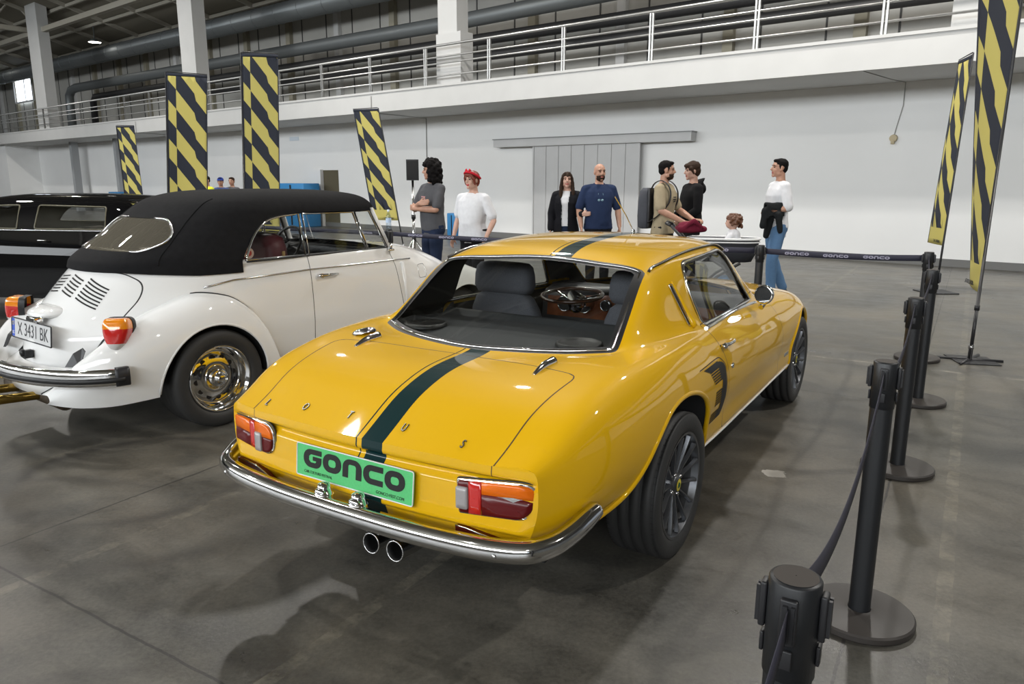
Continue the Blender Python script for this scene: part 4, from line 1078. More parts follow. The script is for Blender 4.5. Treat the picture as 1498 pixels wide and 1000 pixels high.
    pm.prism(rpoly([(-.26, -.055), (.26, -.055), (.26, .055), (-.26, .055)], .006, 3), -.006, 0, mi=0)
    pm.tube([(a, q, 0) for a, q in rpoly([(-.262, -.057), (.262, -.057), (.262, .057), (-.262, .057)], .006, 3)], .004, n=6, closed=True, mi=1)
    pm.box((-.258, -.052, 0), (-.222, .052, .0006), mi=2)
    po = pm.build('number_plate', [PLATEW, BLACKP, BLUE], root); po.matrix_local = M
    text('plate_text', 'X 3431 BK', .105, .0004, mat('plate_ink', (.03, .03, .035), rough=.5), po, Matrix.Translation((.022, -.002, .0008)), sx=.86)
    text('plate_text', 'BG', .026, .0004, WHITEP, po, Matrix.Translation((-.240, -.030, .001)), sx=.8)
    b = MB(); b.tube([(-.240+.011*math.cos(t), .025+.011*math.sin(t), .001) for t in np.linspace(0, 2*PI, 13)[:-1]], .0016, n=5, closed=True); b.build('plate_stars', mat('badge_yellow', (.75, .62, .05), rough=.3), po)
    b = MB(); rings = []
    for t in np.linspace(-1, 1, 17):
        k = max(1-abs(t)**3.5, .02)**.5; y0 = rear_y(.15*t, .71)+.03
        rings.append([(.155*t, y0-.115*k*max(math.cos(a), 0)-.01, .700+.034*k*math.sin(a)-.012*max(math.cos(a), 0)*k) for a in np.linspace(-PI/2, PI/2, 12)])
    b.loft(rings); b.build('plate_lamp', WHITE, lido)
    b = MB(); b.box((.0, -.715, .652), (.10, -.665, .685), .006, mi=0); b.box((.005, -.718, .660), (.095, -.713, .677), mi=1); b.build('lid_handle', [CHROME, INK], lido)
    b = MB(); b.box((.02, -.765, .455), (.06, -.72, .50), .006); b.cyl((.04, -.77, .47), (.04, -.77, .505), .012, n=12); b.build('lid_latch', BLACKP, lido)
    x = sx(.90, .815)
    b = MB(); b.tube([(x+.002, .795, .815), (x+.022, .81, .815), (x+.024, .86, .815), (x+.020, .955, .815), (x+.004, .965, .815)], [.012, .013, .011, .008, .006], n=10); b.cyl((x, .82, .815), (x+.028, .82, .815), .014, n=14); b.build('door_handle', CHROME, doors[1])
    b = MB(); b.cyl((sx(1.63, .60)-.01, 1.60, .84), (sx(1.63, .60)+.0, 1.66, .42), .016, n=8); b.build('door_hinge_cover', WHITE, root)
    # mirror
    b = MB(); b.box((-.008, -.03, 0), (.008, .03, .085), .008, mi=0); b.cyl((0, 0, -.04), (0, 0, .0), .010, n=10, mi=1); b.box((-.03, -.02, -.055), (.02, .03, -.04), .006, mi=1)
    o = b.build('door_mirror', [BLACKP, CHROME], root); o.location = (.635, 1.50, .985); o.rotation_euler = (0, 0, math.radians(75))
    # fuel flap outline on the side panel
    b = MB(); b.tube([(sx(y, z)+.001, y, z) for y, z in rpoly([(1.80, .70), (1.90, .70), (1.90, .80), (1.80, .80)], .02, 4)], .002, n=5, closed=True); b.build('fuel_flap', CHROME_D, root)
    b = MB(); b.tube([(0, 0, 0), (.0, -.05, .15), (0, -.12, .42)], .0025, n=6); b.cyl((0, 0, -.01), (0, 0, .02), .01, n=10); o = b.build('aerial', CHROME, root); o.location = (-.52, 1.72, .93)
    # ---- interior
    def seat(x, y, w, h, d, parent):
        b = MB(); rings = []
        for z, k in ((.55, .8), (.62, .95), (.75, 1.0), (.90, 1.0), (1.00, .95), (1.06, .8), (1.085, .5), (1.09, .1)):
            zz = .55+(z-.55)*h/.54
            rings.append([(x+w*k*spow(math.cos(t), .6), y+d*min(1, k+.1)*spow(math.sin(t), .7), zz) for t in np.linspace(0, 2*PI, 24, endpoint=False)])
        b.loft(rings); o = b.build('seat', MAROON, parent); bb = MB(); bb.box((x-w*.95, y, .42), (x+w*.95, y+.46, .56), .05); bb.build('seat_cushion', MAROON, o)
        bb = MB(); bb.tube([(x+w*.97, y+.02, zz) for zz in np.linspace(.66, .98, 8)], .012, n=6); bb.build('seat_piping', mat('tan_piping', (.35, .22, .07), rough=.6), o)
    seat(.32, .62, .21, .545, .10, root); seat(-.30, .80, .21, .50, .08, root)
    b = MB(); b.box((-.60, -.30, .28), (.60, 2.0, .32)); b.box((-.58, .0, .3), (.58, .10, .86), .03); b.build('cabin_floor', LINER, root)
    b = MB(); b.box((-.57, 1.46, .76), (.57, 1.60, .945), .03); b.build('dashboard', BLACKP, root)
    b = MB(); R = Matrix.Rotation(math.radians(-28), 4, 'X'); c0 = Vector((-.30, 1.27, .93)); pt = lambda r, t: c0+R @ Vector((r*math.cos(t), 0, r*math.sin(t)))
    b.tube([pt(.165, t) for t in np.linspace(0, 2*PI, 30, endpoint=False)], .010, n=8, closed=True)
    for t in (PI*.95, PI*.05, PI*1.5): b.tube([pt(0, t)+Vector((0, .03, 0)), pt(.16, t)], .009, n=6)
    b.cyl(c0, c0+Vector((0, .22, -.1)), .025, n=12); b.build('steering_wheel', BLACKP, root)
    b = MB(); b.cyl((0, 0, 0), (0, .001, 0), .034, n=24, mi=0); b.cyl((0, -.001, 0), (0, .0, 0), .019, n=20, mi=1); o = b.build('window_sticker', [mat('sticker_cream', (.65, .5, .42), rough=.6), mat('sticker_red', (.5, .04, .02), rough=.6)], root); o.location = (.612, .325, .995); o.rotation_euler = (0, 0, math.radians(86))
    # bonnet shut line
    return root
# ================================================================== black saloon at the left edge
BLK = mat('black_paint', (.004, .004, .0045), rough=.5, coat=.55, coat_rough=.02, spec=0)
def build_saloon():
    root = empty('car', 'black vintage saloon at the left edge, behind the white convertible', 'car', (-5.66, 8.5, 0), math.radians(-98)); root.scale = (1, 1, .972)
    T = [  # y, (X, Z) of sill, side, widest, belt, roof edge, quarter, centre
     (-1.05, (.45,.34),(.50,.50),(.52,.66),(.45,.80),(.40,.84),(.2,.85),(0,.85)),
     (-.8, (.70,.28),(.74,.50),(.73,.70),(.64,.90),(.50,.98),(.25,1.0),(0,1.0)),
     (-.4, (.78,.26),(.82,.48),(.80,.72),(.71,.93),(.55,1.06),(.28,1.12),(0,1.13)),
     (0, (.80,.25),(.83,.48),(.815,.72),(.735,.945),(.575,1.19),(.30,1.25),(0,1.26)),
     (.5, (.80,.25),(.83,.48),(.815,.72),(.740,.950),(.590,1.235),(.30,1.315),(0,1.325)),
     (1.1, (.80,.25),(.83,.48),(.815,.72),(.740,.950),(.595,1.235),(.30,1.318),(0,1.328)),
     (1.65, (.80,.25),(.83,.48),(.81,.72),(.735,.950),(.585,1.225),(.30,1.298),(0,1.308)),
     (1.85, (.79,.25),(.82,.48),(.80,.72),(.725,.950),(.570,1.185),(.30,1.255),(0,1.27)),
     (2.15, (.78,.25),(.81,.48),(.78,.72),(.66,.930),(.50,.955),(.28,.98),(0,.985)),
     (2.6, (.76,.25),(.80,.48),(.74,.72),(.52,.89),(.38,.93),(.2,.945),(0,.95)),
     (3.4, (.70,.27),(.74,.46),(.66,.68),(.44,.82),(.32,.86),(.16,.87),(0,.875)),
     (3.7, (.55,.30),(.60,.44),(.50,.60),(.35,.68),(.25,.70),(.12,.71),(0,.71))]
    yk = [t[0] for t in T]; ys = np.arange(-1.05, 3.7, .03); K = np.zeros((len(ys), 7, 2))
    for c in range(7):
        for d in range(2): K[:, c, d] = smooth1(pchip(yk, [t[c+1][d] for t in T], ys), 2)
    rows = []
    for i, y in enumerate(ys):
        full = np.vstack([K[i], (K[i][:-1]*np.array([-1, 1]))[::-1]]); L = np.concatenate([[0], np.cumsum(np.linalg.norm(np.diff(full, axis=0), axis=1)**.6)])
        tt = np.concatenate([np.linspace(L[k], L[k+1], 6, endpoint=False) for k in range(len(L)-1)]+[[L[-1]]]); P = natspline(L, full, tt)
        rows.append(np.column_stack([P[:, 0], np.full(len(P), y), P[:, 1]]))
    G = np.array(rows); S = Surf(); S.grid(G, 'body')
    for e, f in ((G[0], True), (G[-1], False)):
        c = e.mean(axis=0); S.grid(np.array([e, np.tile(c, (len(e), 1))]), 'body', flip=f)
    w1 = rpoly([(.02, .972), (.16, 1.10), (.40, 1.205), (.70, 1.212), (.72, .972)], [.03, .12, .1, .03, .02], 6); w2 = rpoly([(.92, .972), (.92, 1.212), (1.66, 1.198), (1.70, .972)], .025, 4)
    for w in (w1, w2): S.split(lambda V: sdpoly(w, V[:, 1], V[:, 2]), lambda p, c: p == 'body' and abs(c[0]) > .4, part='glass')
    ws = rpoly([(-.48, 1.80), (.48, 1.80), (.46, 2.08), (-.46, 2.08)], .05, 4); S.split(lambda V: sdpoly(ws, V[:, 0], V[:, 1]), lambda p, c: p == 'body' and c[2] > .9, part='front_glass')
    rw = rpoly([(-.36, -.30), (.36, -.30), (.38, -.05), (-.38, -.05)], .05, 4); S.split(lambda V: sdpoly(rw, V[:, 0], V[:, 1]), lambda p, c: p == 'body' and c[2] > .9, part='front_glass')
    arch = lambda y0: [(y0+.36, .0)]+[(y0+.36*math.cos(a), .30+.36*math.sin(a)) for a in np.linspace(0, PI, 20)]+[(y0-.36, .0)]
    for y0 in (0, 2.75): S.split(lambda V: sdpoly(arch(y0), V[:, 1], V[:, 2]), lambda p, c: p == 'body' and abs(c[0]) > .4 and c[2] < .75, part='void')
    bv = S.bvh(); S.extract('body', 'body', [BLK], root); S.extract('body', 'cabin_lining', mat('lining_tan', (.10, .09, .06), rough=.9), root, off=-.02, flip=True, mi=0, pred=lambda c: c[2] > .5)
    for s in (1, -1):
        S.extract('glass', 'side_window', PANE, root, off=-.004, mi=0, pred=lambda c: c[0]*s > 0)
        sxv = lambda y, z: (bv.ray_cast(Vector((1.5*s, y, z)), Vector((-s, 0, 0)))[0] or Vector((.75*s, 0, 0))).x
        b = MB(); b.tube([(sxv(y, .958)+.004*s, y, .958) for y in np.linspace(-.1, 1.85, 30)], .007, n=6); b.build('waist_trim', CHROME_D, root)
        for w in (w1, w2): b = MB(); b.tube([(sxv(y, z)+.002*s, y, z) for y, z in w], .008, n=6, closed=True); b.build('window_frame', mat('frame_olive', (.10, .09, .055), rough=.4), root)
        b = MB(); b.tube([(sxv(.80, .85)+.0*s, .98, .86), (sxv(.8, .86)+.03*s, 1.0, .86), (sxv(.8, .86)+.03*s, 1.10, .86)], .009, n=8); b.build('door_handle', CHROME, root)
    S.extract('front_glass', 'windscreen', PANE, root, off=-.004, mi=0)
    for x in (.68, -.68):
        for y0 in (0, 2.75):
            b = MB(); b.lathe([(-.09, .20), (-.095, .26), (-.08, .30), (.08, .30), (.095, .26), (.09, .20)], 'x', 40, mi=0); b.lathe([(.075, .20), (.06, .16), (.085, .10), (.095, .001)], 'x', 40, mi=1)
            o = b.build('wheel', [TYRE, CHROME], root); o.location = (x, y0, .30); o.rotation_euler = (0, 0, 0 if x > 0 else PI)
    b = MB(); b.tube([(.66, 1.80, .99), (.76, 1.82, 1.0)], .008, n=6); b.sphere((.78, 1.83, 1.01), (.03, .02, .05)); b.build('door_mirror', CHROME, root)
    b = MB(); c0 = Vector((-.33, 1.35, .99)); R = Matrix.Rotation(math.radians(-30), 4, 'X'); b.tube([c0+R @ Vector((.18*math.cos(t), 0, .18*math.sin(t))) for t in np.linspace(0, 2*PI, 28, endpoint=False)], .011, n=7, closed=True); b.cyl(c0, c0+Vector((0, .25, -.15)), .02, n=8); b.build('steering_wheel', mat('wheel_cream', (.2, .17, .11), rough=.4), root)
    b = MB(); b.box((-.7, 1.55, .75), (.7, 1.85, .93), .04); b.box((-.7, -.4, .3), (.7, 2.0, .34)); b.build('dashboard', BLACKP, root)
    for x in (-.35, .35):
        b = MB(); b.box((x-.26, .62, .45), (x+.26, .78, .93), .06); b.box((x-.26, .7, .4), (x+.26, 1.15, .55), .06); b.build('seat', mat('seat_tan', (.30, .27, .20), rough=.8), root)
    b = MB(); b.tube([(x, -1.10+.25*(abs(x)/.75)**3, .42) for x in np.linspace(-.78, .78, 24)], .05, n=10, flat=.5); b.build('rear_bumper', CHROME, root)
    b = MB(); b.box((-.60, 1.90, 1.262), (.60, 2.02, 1.275), .004); b.build('sun_visor', BLK, root)
# ================================================================== the exhibition hall
WY = -.697
WD = Vector((math.cos(WY), math.sin(WY), 0)); WN = Vector((-math.sin(WY), math.cos(WY), 0))
def W(u, d, z=0.0): return WD*u+WN*d+Vector((0, 0, z))
MW = Matrix((WD, WN, Vector((0, 0, 1)))).transposed().to_4x4()      # (u, d, z) -> world
WALLW = mat('wall_white', (.80, .80, .79), rough=.7, noise=.025, nscale=.6)
WALLU = mat('upper_cladding', (.40, .39, .36), rough=.6, noise=.06, nscale=.8)
CONC_E = mat('edge_paint', (.52, .52, .51), rough=.6, noise=.03, nscale=2)
PILA = mat('pilaster_tan', (.27, .25, .19), rough=.6)
STEEL = mat('rail_steel', (.42, .42, .41), rough=.35, metal=.8)
DUCTM = mat('duct_zinc', (.17, .185, .19), rough=.5, metal=.6)
PIPEK = mat('pipe_black', (.015, .015, .016), rough=.5)
DECK = mat('ceiling_deck', (.17, .155, .12), rough=.7)
TRUSS = mat('truss_paint', (.33, .31, .26), rough=.6)
COLW = mat('column_white', (.52, .52, .51), rough=.6, noise=.03, nscale=1.5)
DOORG = mat('door_grey', (.50, .50, .50), rough=.5, noise=.03, nscale=3)
BASEG = mat('base_grey', (.16, .16, .155), rough=.7)

def floor_material():
    m = bpy.data.materials.new('polished_concrete'); m.use_nodes = True; nt = m.node_tree; L = nt.links.new
    b = nt.nodes['Principled BSDF']; geo = nt.nodes.new('ShaderNodeNewGeometry')
    def N(t, **k):
        n = nt.nodes.new(t)
        for a, v in k.items(): setattr(n, a, v)
        return n
    def math_(op, a, bb=None, c=None):
        n = N('ShaderNodeMath', operation=op)
        for i, v in enumerate((a, bb, c)):
            if v is None: continue
            if hasattr(v, 'links'): L(v, n.inputs[i])
            else: n.inputs[i].default_value = v
        return n.outputs[0]
    def noise(scale, detail=5, vec=None, rough=.55, dist=0):
        n = N('ShaderNodeTexNoise'); n.inputs['Scale'].default_value = scale; n.inputs['Detail'].default_value = detail; n.inputs['Roughness'].default_value = rough
        n.inputs['Distortion'].default_value = dist
        L(vec if vec is not None else geo.outputs['Position'], n.inputs['Vector']); return n.outputs['Fac']
    def ramp(v, a, bb, lo=0., hi=1.):
        n = N('ShaderNodeMapRange'); L(v, n.inputs[0])
        for i, q in enumerate((a, bb, lo, hi)): n.inputs[i+1].default_value = q
        return n.outputs[0]
    mp = N('ShaderNodeMapping'); L(geo.outputs['Position'], mp.inputs['Vector']); mp.inputs['Rotation'].default_value = (0, 0, math.radians(31.3))
    sx = N('ShaderNodeSeparateXYZ'); L(mp.outputs[0], sx.inputs[0]); A, B = sx.outputs[0], sx.outputs[1]
    stm = N('ShaderNodeMapping'); L(mp.outputs[0], stm.inputs['Vector']); stm.inputs['Scale'].default_value = (.35, 2.2, 1)
    big = noise(.9, 5, None, .6, .6); mid = noise(4.5, 6, None, .65, .4); fine = noise(55, 6, None, .78); streak = noise(1.6, 5, stm.outputs[0], .6, .3)
    v = math_('ADD', ramp(big, .3, .72, -.34, .30), ramp(mid, .3, .7, -.22, .20))
    v = math_('ADD', v, ramp(streak, .35, .7, -.20, .26)); v = math_('ADD', v, ramp(fine, .32, .68, -.26, .26)); v = math_('ADD', v, 1.0)
    warm = N('ShaderNodeMix', data_type='RGBA'); warm.inputs[6].default_value = (.092, .089, .078, 1); warm.inputs[7].default_value = (.102, .092, .074, 1); L(ramp(big, .35, .65), warm.inputs[0])
    mul = N('ShaderNodeMix', data_type='RGBA', blend_type='MULTIPLY'); mul.inputs[0].default_value = 1; L(warm.outputs[2], mul.inputs[6]); L(v, mul.inputs[7])
    col = mul.outputs[2]
    def layer(fac, rgb):
        nonlocal col
        x = N('ShaderNodeMix', data_type='RGBA'); L(fac, x.inputs[0]); L(col, x.inputs[6]); x.inputs[7].default_value = rgb+(1,); col = x.outputs[2]
    wob = math_('MULTIPLY', math_('SUBTRACT', mid, .5), .02)
    def line(coord, at, w): return math_('LESS_THAN', math_('ABSOLUTE', math_('SUBTRACT', math_('ADD', coord, wob), at)), w)
    # worn paint lines
    wear = ramp(noise(9, 7, None, .75, .3), .44, .62)
    for at, s in ((.065, .20), (-1.61, .22), (-2.80, .18), (-4.0, .15)):
        layer(math_('MULTIPLY', math_('MULTIPLY', line(A, at, .026), wear), s), (.42, .38, .28))
    layer(math_('MULTIPLY', math_('MULTIPLY', line(B, 6.56, .024), wear), .4), (.45, .42, .34))
    # skid rings and oil patches
    def ring(cx, cy, r, w, s):
        dx = math_('SUBTRACT', A, cx); dy = math_('SUBTRACT', B, cy)
        d = math_('SQRT', math_('ADD', math_('MULTIPLY', dx, dx), math_('MULTIPLY', dy, dy)))
        f = math_('SUBTRACT', 1.0, math_('DIVIDE', math_('ABSOLUTE', math_('SUBTRACT', math_('ADD', d, math_('MULTIPLY', math_('SUBTRACT', mid, .5), .12)), r)), w))
        f = math_('MULTIPLY', math_('MAXIMUM', f, 0), s); layer(math_('MULTIPLY', f, ramp(streak, .3, .6)), (.035, .032, .03))
    for q in ((-3.4, 2.0, .55, .06, .75), (-3.3, 2.1, .95, .08, .6), (-2.2, 2.9, .25, .2, .8), (-2.9, .5, 1.5, .07, .45), (-1.2, 0.2, 1.2, .06, .4), (-1.9, 2.4, .12, .12, .8), (2.0, 5, 2.5, .10, .35), (1.2, 9, 3.2, .15, .35)): ring(*q)
    # darker strip beside the joint under the barrier, then the joints
    layer(math_('MULTIPLY', line(A, -.27, .05), .35), (.05, .048, .045))
    ja = math_('ABSOLUTE', math_('SUBTRACT', math_('MODULO', math_('ADD', math_('ADD', A, wob), 297.2+1.485), 2.97), 1.485))
    jb = math_('ABSOLUTE', math_('SUBTRACT', math_('MODULO', math_('ADD', math_('ADD', B, wob), 420-1.2+2.1), 4.2), 2.1))
    j = math_('MAXIMUM', math_('LESS_THAN', ja, .005), math_('LESS_THAN', jb, .005)); layer(math_('MULTIPLY', j, .8), (.02, .019, .018))
    # a splash of white filler
    sp = N('ShaderNodeVectorMath', operation='DISTANCE'); L(geo.outputs['Position'], sp.inputs[0]); sp.inputs[1].default_value = (1.319, 3.534, 0)
    layer(math_('LESS_THAN', math_('ADD', sp.outputs['Value'], math_('MULTIPLY', math_('SUBTRACT', noise(14, 3), .5), .14)), .055), (.46, .44, .40))
    L(col, b.inputs['Base Color']); L(ramp(math_('ADD', mid, streak), .6, 1.4, .24, .48), b.inputs['Roughness']); b.inputs['Specular IOR Level'].default_value = .45
    bp = N('ShaderNodeBump'); bp.inputs['Strength'].default_value = .12; bp.inputs['Distance'].default_value = .01; L(fine, bp.inputs['Height']); L(bp.outputs[0], b.inputs['Normal'])
    return m

def wbox(b, u0, u1, d0, d1, z0, z1, mi=None): b.box((u0, d0, z0), (u1, d1, z1), mi=mi)
def build_hall():
    def B():
        b = MB(); b.M = MW; return b
    U0, U1 = -75, 14
    b = MB(); b.M = MW; b.add([(U0-5, -16, 0), (30, -16, 0), (30, 15.2, 0), (U0-5, 15.2, 0)], [(0, 1, 2, 3)]); struct(b.build('floor', floor_material()))
    DW, DF, DB = 14.9, 13.0, 18.0
    b = B(); wbox(b, U0, U1, DW, DW+.3, 0, 3.16); struct(b.build('wall_back', WALLW), 'white lower wall of the hall under the balcony')
    b = B(); wbox(b, -56, -44.7, 13.4, DW, 0, 3.15); struct(b.build('wall_left', WALLW))
    b = B(); wbox(b, U0, U1, DW-.03, DW, 0, .13); struct(b.build('baseboard_back', BASEG))
    b = B(); wbox(b, U0, U1, DF, DB+.1, 3.15, 3.60); wbox(b, U0, U1, DF-.025, DF+.3, 3.60, 3.65); struct(b.build('trim_1', CONC_E), 'white balcony edge')
    b = B(); wbox(b, U0, U1, DB, DB+.3, 3.6, 7.7); struct(b.build('wall_upper', WALLU))
    OTH = mat('hall_grey', (.30, .30, .29), rough=.8, noise=.05, nscale=.5)
    b = B(); wbox(b, U0-5, 30, -16.3, -16, 0, 9.6); struct(b.build('wall_front', OTH), 'opposite wall of the hall behind the camera')
    b = B(); wbox(b, 30, 30.3, -16, DB, 0, 9.6); struct(b.build('wall_right', OTH))
    b = B(); wbox(b, U0-5.3, U0-5, -16, DB, 0, 9.6); struct(b.build('wall_far', OTH))
    b = B()
    for k in range(10):
        u = -42+6.4*k; wbox(b, u, u+5.6, -15.99, -15.93, 5.1, 8.4)
    struct(b.build('window_2', mat('window_daylight_far', (.9, .95, 1), emit=(.85, .93, 1), estr=1.0)), 'band of high windows behind the camera')
    # cladding joints and pilasters of the upper wall
    b = B()
    for k in range(56):
        u = -72+1.5*k; wbox(b, u-.02, u+.02, DB-.02, DB, 3.6, 7.6)
    struct(b.build('trim_2', mat('joint_dark', (.06, .06, .058), rough=.7)), 'panel joints')
    for k in range(28):
        u = -72+3.0*k+.75; b = B(); wbox(b, u-.13, u+.13, DB-.16, DB, 3.6, 7.6); o = b.build('pilaster', PILA if k % 4 else COLW); struct(o)
    b = B(); wbox(b, U0, U1, DB-.2, DB, 7.50, 7.66); struct(b.build('trim_3', PILA))
    # ceiling and its steel
    b = B(); cz = [(-16, 9.7), (11.5, 9.5), (18.4, 7.62)]
    for (d0, z0), (d1, z1) in zip(cz[:-1], cz[1:]): b.add([(U0-5, d0, z0), (30, d0, z0), (30, d1, z1), (U0-5, d1, z1)], [(0, 1, 2, 3)])
    struct(b.build('ceiling', DECK))
    b = B()
    for k in range(30):
        u = -72+3.2*k
        for (d0, z0), (d1, z1) in zip(cz[:-1], cz[1:]): b.add([(u, d0, z0-.16), (u+.09, d0, z0-.16), (u+.09, d1, z1-.16), (u, d1, z1-.16), (u, d0, z0), (u+.09, d0, z0), (u+.09, d1, z1), (u, d1, z1)], [(0, 1, 2, 3), (0, 3, 7, 4), (1, 5, 6, 2)])
    for d, z in ((12.5, 9.2), (14, 8.8), (15.5, 8.4), (17, 8.0)): wbox(b, U0, U1, d-.05, d+.05, z-.14, z-.02)
    struct(b.build('trim_4', TRUSS), 'ceiling purlins')
    for k, (u, d, z) in enumerate(((-37.9, 15.5, 7.62), (-52, 15.2, 7.9))):
        b = B(); b.cyl((u, d, z-.04), (u, d, z+.10), .30, .12, n=18, mi=0); b.cyl((u, d, z+.1), (u, d, z+.65), .025, n=8, mi=0); b.cyl((u, d, z-.045), (u, d, z-.04), .26, n=18, mi=1)
        tag(b.build('ceiling_lamp', [DUCTM, mat('lamp_glow', (1, .97, .9), emit=(1, .95, .85), estr=14)]), ('bright round lamp hanging under the sloping roof beside the thick duct', 'lamp under the roof at the far left edge')[k], 'lamp')
    b = B()
    for u in (-60, -56, -52): b.add([(u, 12.8, 9.12), (u+1.6, 12.8, 9.12), (u+1.6, 14.6, 8.63), (u, 14.6, 8.63)], [(0, 1, 2, 3)])
    struct(b.build('window_3', mat('skylight', (.9, .95, 1), emit=(.85, .93, 1), estr=1.6)), 'skylights')
    cols = [(-39.6, 1.25), (-25.9, .95), (-13.5, .62), (-2.6, .60)]
    for k, (u, w) in enumerate(cols):
        b = B(); wbox(b, u, u+w, 13.35, 13.35+(.38 if k >= 2 else .45), 3.6, 9.3)
        if k >= 2: wbox(b, u-.02, u+w*1.26, 13.30, 13.72, 3.6, 4.83 if k == 2 else 4.2)
        struct(b.build('column', COLW))
    # edge beam on the columns, roof trusses
    b = B(); wbox(b, U0, -18, 13.5, 13.7, 7.80, 8.0); struct(b.build('beam', TRUSS))
    for u in (-52.5, -40, -27.5, -14, -1):
        b = B(); wbox(b, u-.12, u+.12, -10, 13.5, 7.95, 8.15); wbox(b, u-.1, u+.1, -10, 13.5, 9.25, 9.4)
        for q in range(12):
            d0 = -10+2*q; b.cyl((u, d0, 8.1), (u, d0+1, 9.3), .05, n=6); b.cyl((u, d0+1, 9.3), (u, d0+2, 8.1), .05, n=6)
        struct(b.build('roof_truss', TRUSS))
    for d in (2.5, 6, 9.5):
        b = B(); wbox(b, U0, U1, d-.06, d+.06, 8.75, 8.85); wbox(b, U0, U1, d-.06, d+.06, 9.30, 9.38)
        for q in range(44):
            u0 = -74+2*q; b.cyl((u0, d, 8.8), (u0+1, d, 9.34), .035, n=5); b.cyl((u0+1, d, 9.34), (u0+2, d, 8.8), .035, n=5)
        struct(b.build('ceiling_joist', TRUSS))
    # railing
    r = empty('railing', 'grey metal railing with four rails running along the white balcony edge', 'railing', W(-20, 13.05, 3.65))
    b = MB(); inv = Matrix.Translation(-Vector(W(-20, 13.05, 3.65)))
    def RB():
        b = MB(); b.M = inv @ MW; return b
    for k in range(36):
        u = -1.45-2.03*k; b = RB(); wbox(b, u-.045, u-.012, 13.02, 13.06, 3.62, 4.53); wbox(b, u+.012, u+.045, 13.02, 13.06, 3.62, 4.53); b.build('post', STEEL, r)
    for z, rad in ((4.515, .030), (4.262, .020), (4.12, .020), (3.842, .020)):
        b = RB(); b.cyl((U0, 13.04, z), (8, 13.04, z), rad, n=10); b.build('rail', STEEL, r)
    # ducts and pipes
    b = B(); b.cyl((U0, 16.5, 7.55), (10, 16.5, 7.05), .34, n=24)
    for k in range(60): b.tube([(U0+1.4*k, 16.5+.345*math.cos(t), 7.55-.5*(1.4*k)/85+.345*math.sin(t)) for t in np.linspace(0, 2*PI, 20, endpoint=False)], .012, n=5, closed=True)
    tag(b.build('air_duct', DUCTM), 'thick silver spiral air duct running high along the upper wall', 'duct')
    b = B(); b.tube([(-44.2, 16.5, 3.7), (-44.2, 16.5, 5.3), (-44.15, 16.5, 5.75), (-43.8, 16.5, 6.0), (-43.2, 16.5, 6.07), (-30, 16.5, 5.99), (-16, 16.5, 5.89), (8, 16.5, 6.1)], .21, n=18)
    tag(b.build('air_duct', DUCTM), 'thinner silver air duct below the thick one, bending down at its left end', 'duct')
    b = B(); b.tube([(-41.5, 16.6, 3.7), (-41.5, 16.6, 5.3), (-41.2, 16.6, 5.5), (-27, 16.6, 5.42), (-13, 16.6, 5.33), (8, 16.6, 5.25)], .16, n=14)
    tag(b.build('pipe', PIPEK), 'upper black pipe running along the wall behind the balcony railing', 'pipe')
    b = B(); b.tube([(-30, 16.6, 4.95), (-13, 16.6, 4.88), (8, 16.6, 4.8)], .13, n=14)
    tag(b.build('pipe', PIPEK), 'lower black pipe running along the wall behind the balcony railing', 'pipe')
    # daylight window far left
    b = B(); wbox(b, -56.3, -53.2, 17.86, 17.9, 6.25, 7.55); wn = struct(b.build('window_1', mat('window_daylight', (.9, .95, 1), emit=(.85, .93, 1), estr=4.0)))
    b = B()
    for u in (-56.3, -54.4, -53.2): wbox(b, u-.06, u+.06, 17.78, 17.86, 6.2, 7.6)
    wbox(b, -56.3, -53.2, 17.78, 17.86, 6.15, 6.25); wbox(b, -56.3, -53.2, 17.78, 17.86, 7.55, 7.65)
    b.build('window_frame', WHITEP, wn)
    # sliding door
    o0 = Vector(W(-10.2, 14.78, 0)); dr = empty('sliding_door', 'wide grey ribbed sliding door hanging from a rail on the white wall', 'door', o0); inv2 = Matrix.Translation(-o0)
    def DBm():
        b = MB(); b.M = inv2 @ MW; return b
    b = DBm(); prof = []
    wbox(b, -11.67, -8.71, 14.74, 14.80, .05, 2.30)
    for k in range(9):
        u = -11.67+.37*k; wbox(b, u-.018, u+.018, 14.722, 14.745, .05, 2.30)
    b.build('panel', DOORG, dr)
    b = DBm(); wbox(b, -12.91, -7.45, 14.66, 14.87, 2.27, 2.45); b.build('rail_cover', DOORG, dr)
    b = DBm()
    wbox(b, -12.93, -7.43, 14.64, 14.88, 2.45, 2.468); b.build('rail_cap', mat('cap_dark', (.22, .22, .22), rough=.6), dr)
    b = B(); wbox(b, -20.95, -19.6, DW-.02, DW-.005, 0, 1.76); d1 = struct(b.build('door_1', mat('opening_dark', (.10, .085, .05), rough=.8)))
    b = B(); wbox(b, -20.97, -20.35, DW-.14, DW-.02, 0, 1.78); b.build('door_leaf', WALLW, d1)
    # grey posts in front of the lower wall
    for u in (-38.6, -33.9):
        b = B(); wbox(b, u-.12, u+.12, 14.2, 14.5, 0, 3.15); struct(b.build('column', mat('post_grey', (.34, .35, .36), rough=.5)))
    # wall lamp with its cable, two loose cables
    o = empty('wall_socket', 'small beige fitting on the bare wall at right, with a cable running up', 'wall fitting', W(-3.63, DW, 2.2))
    b = MB(); b.M = MW.to_3x3().to_4x4(); b.cyl((0, -.06, 0), (0, 0, 0), .06, .07, n=18); b.box((-.03, -.07, -.10), (.03, -.01, -.03), .012); b.build('box', mat('beige_plastic', (.48, .40, .25), rough=.5), o)
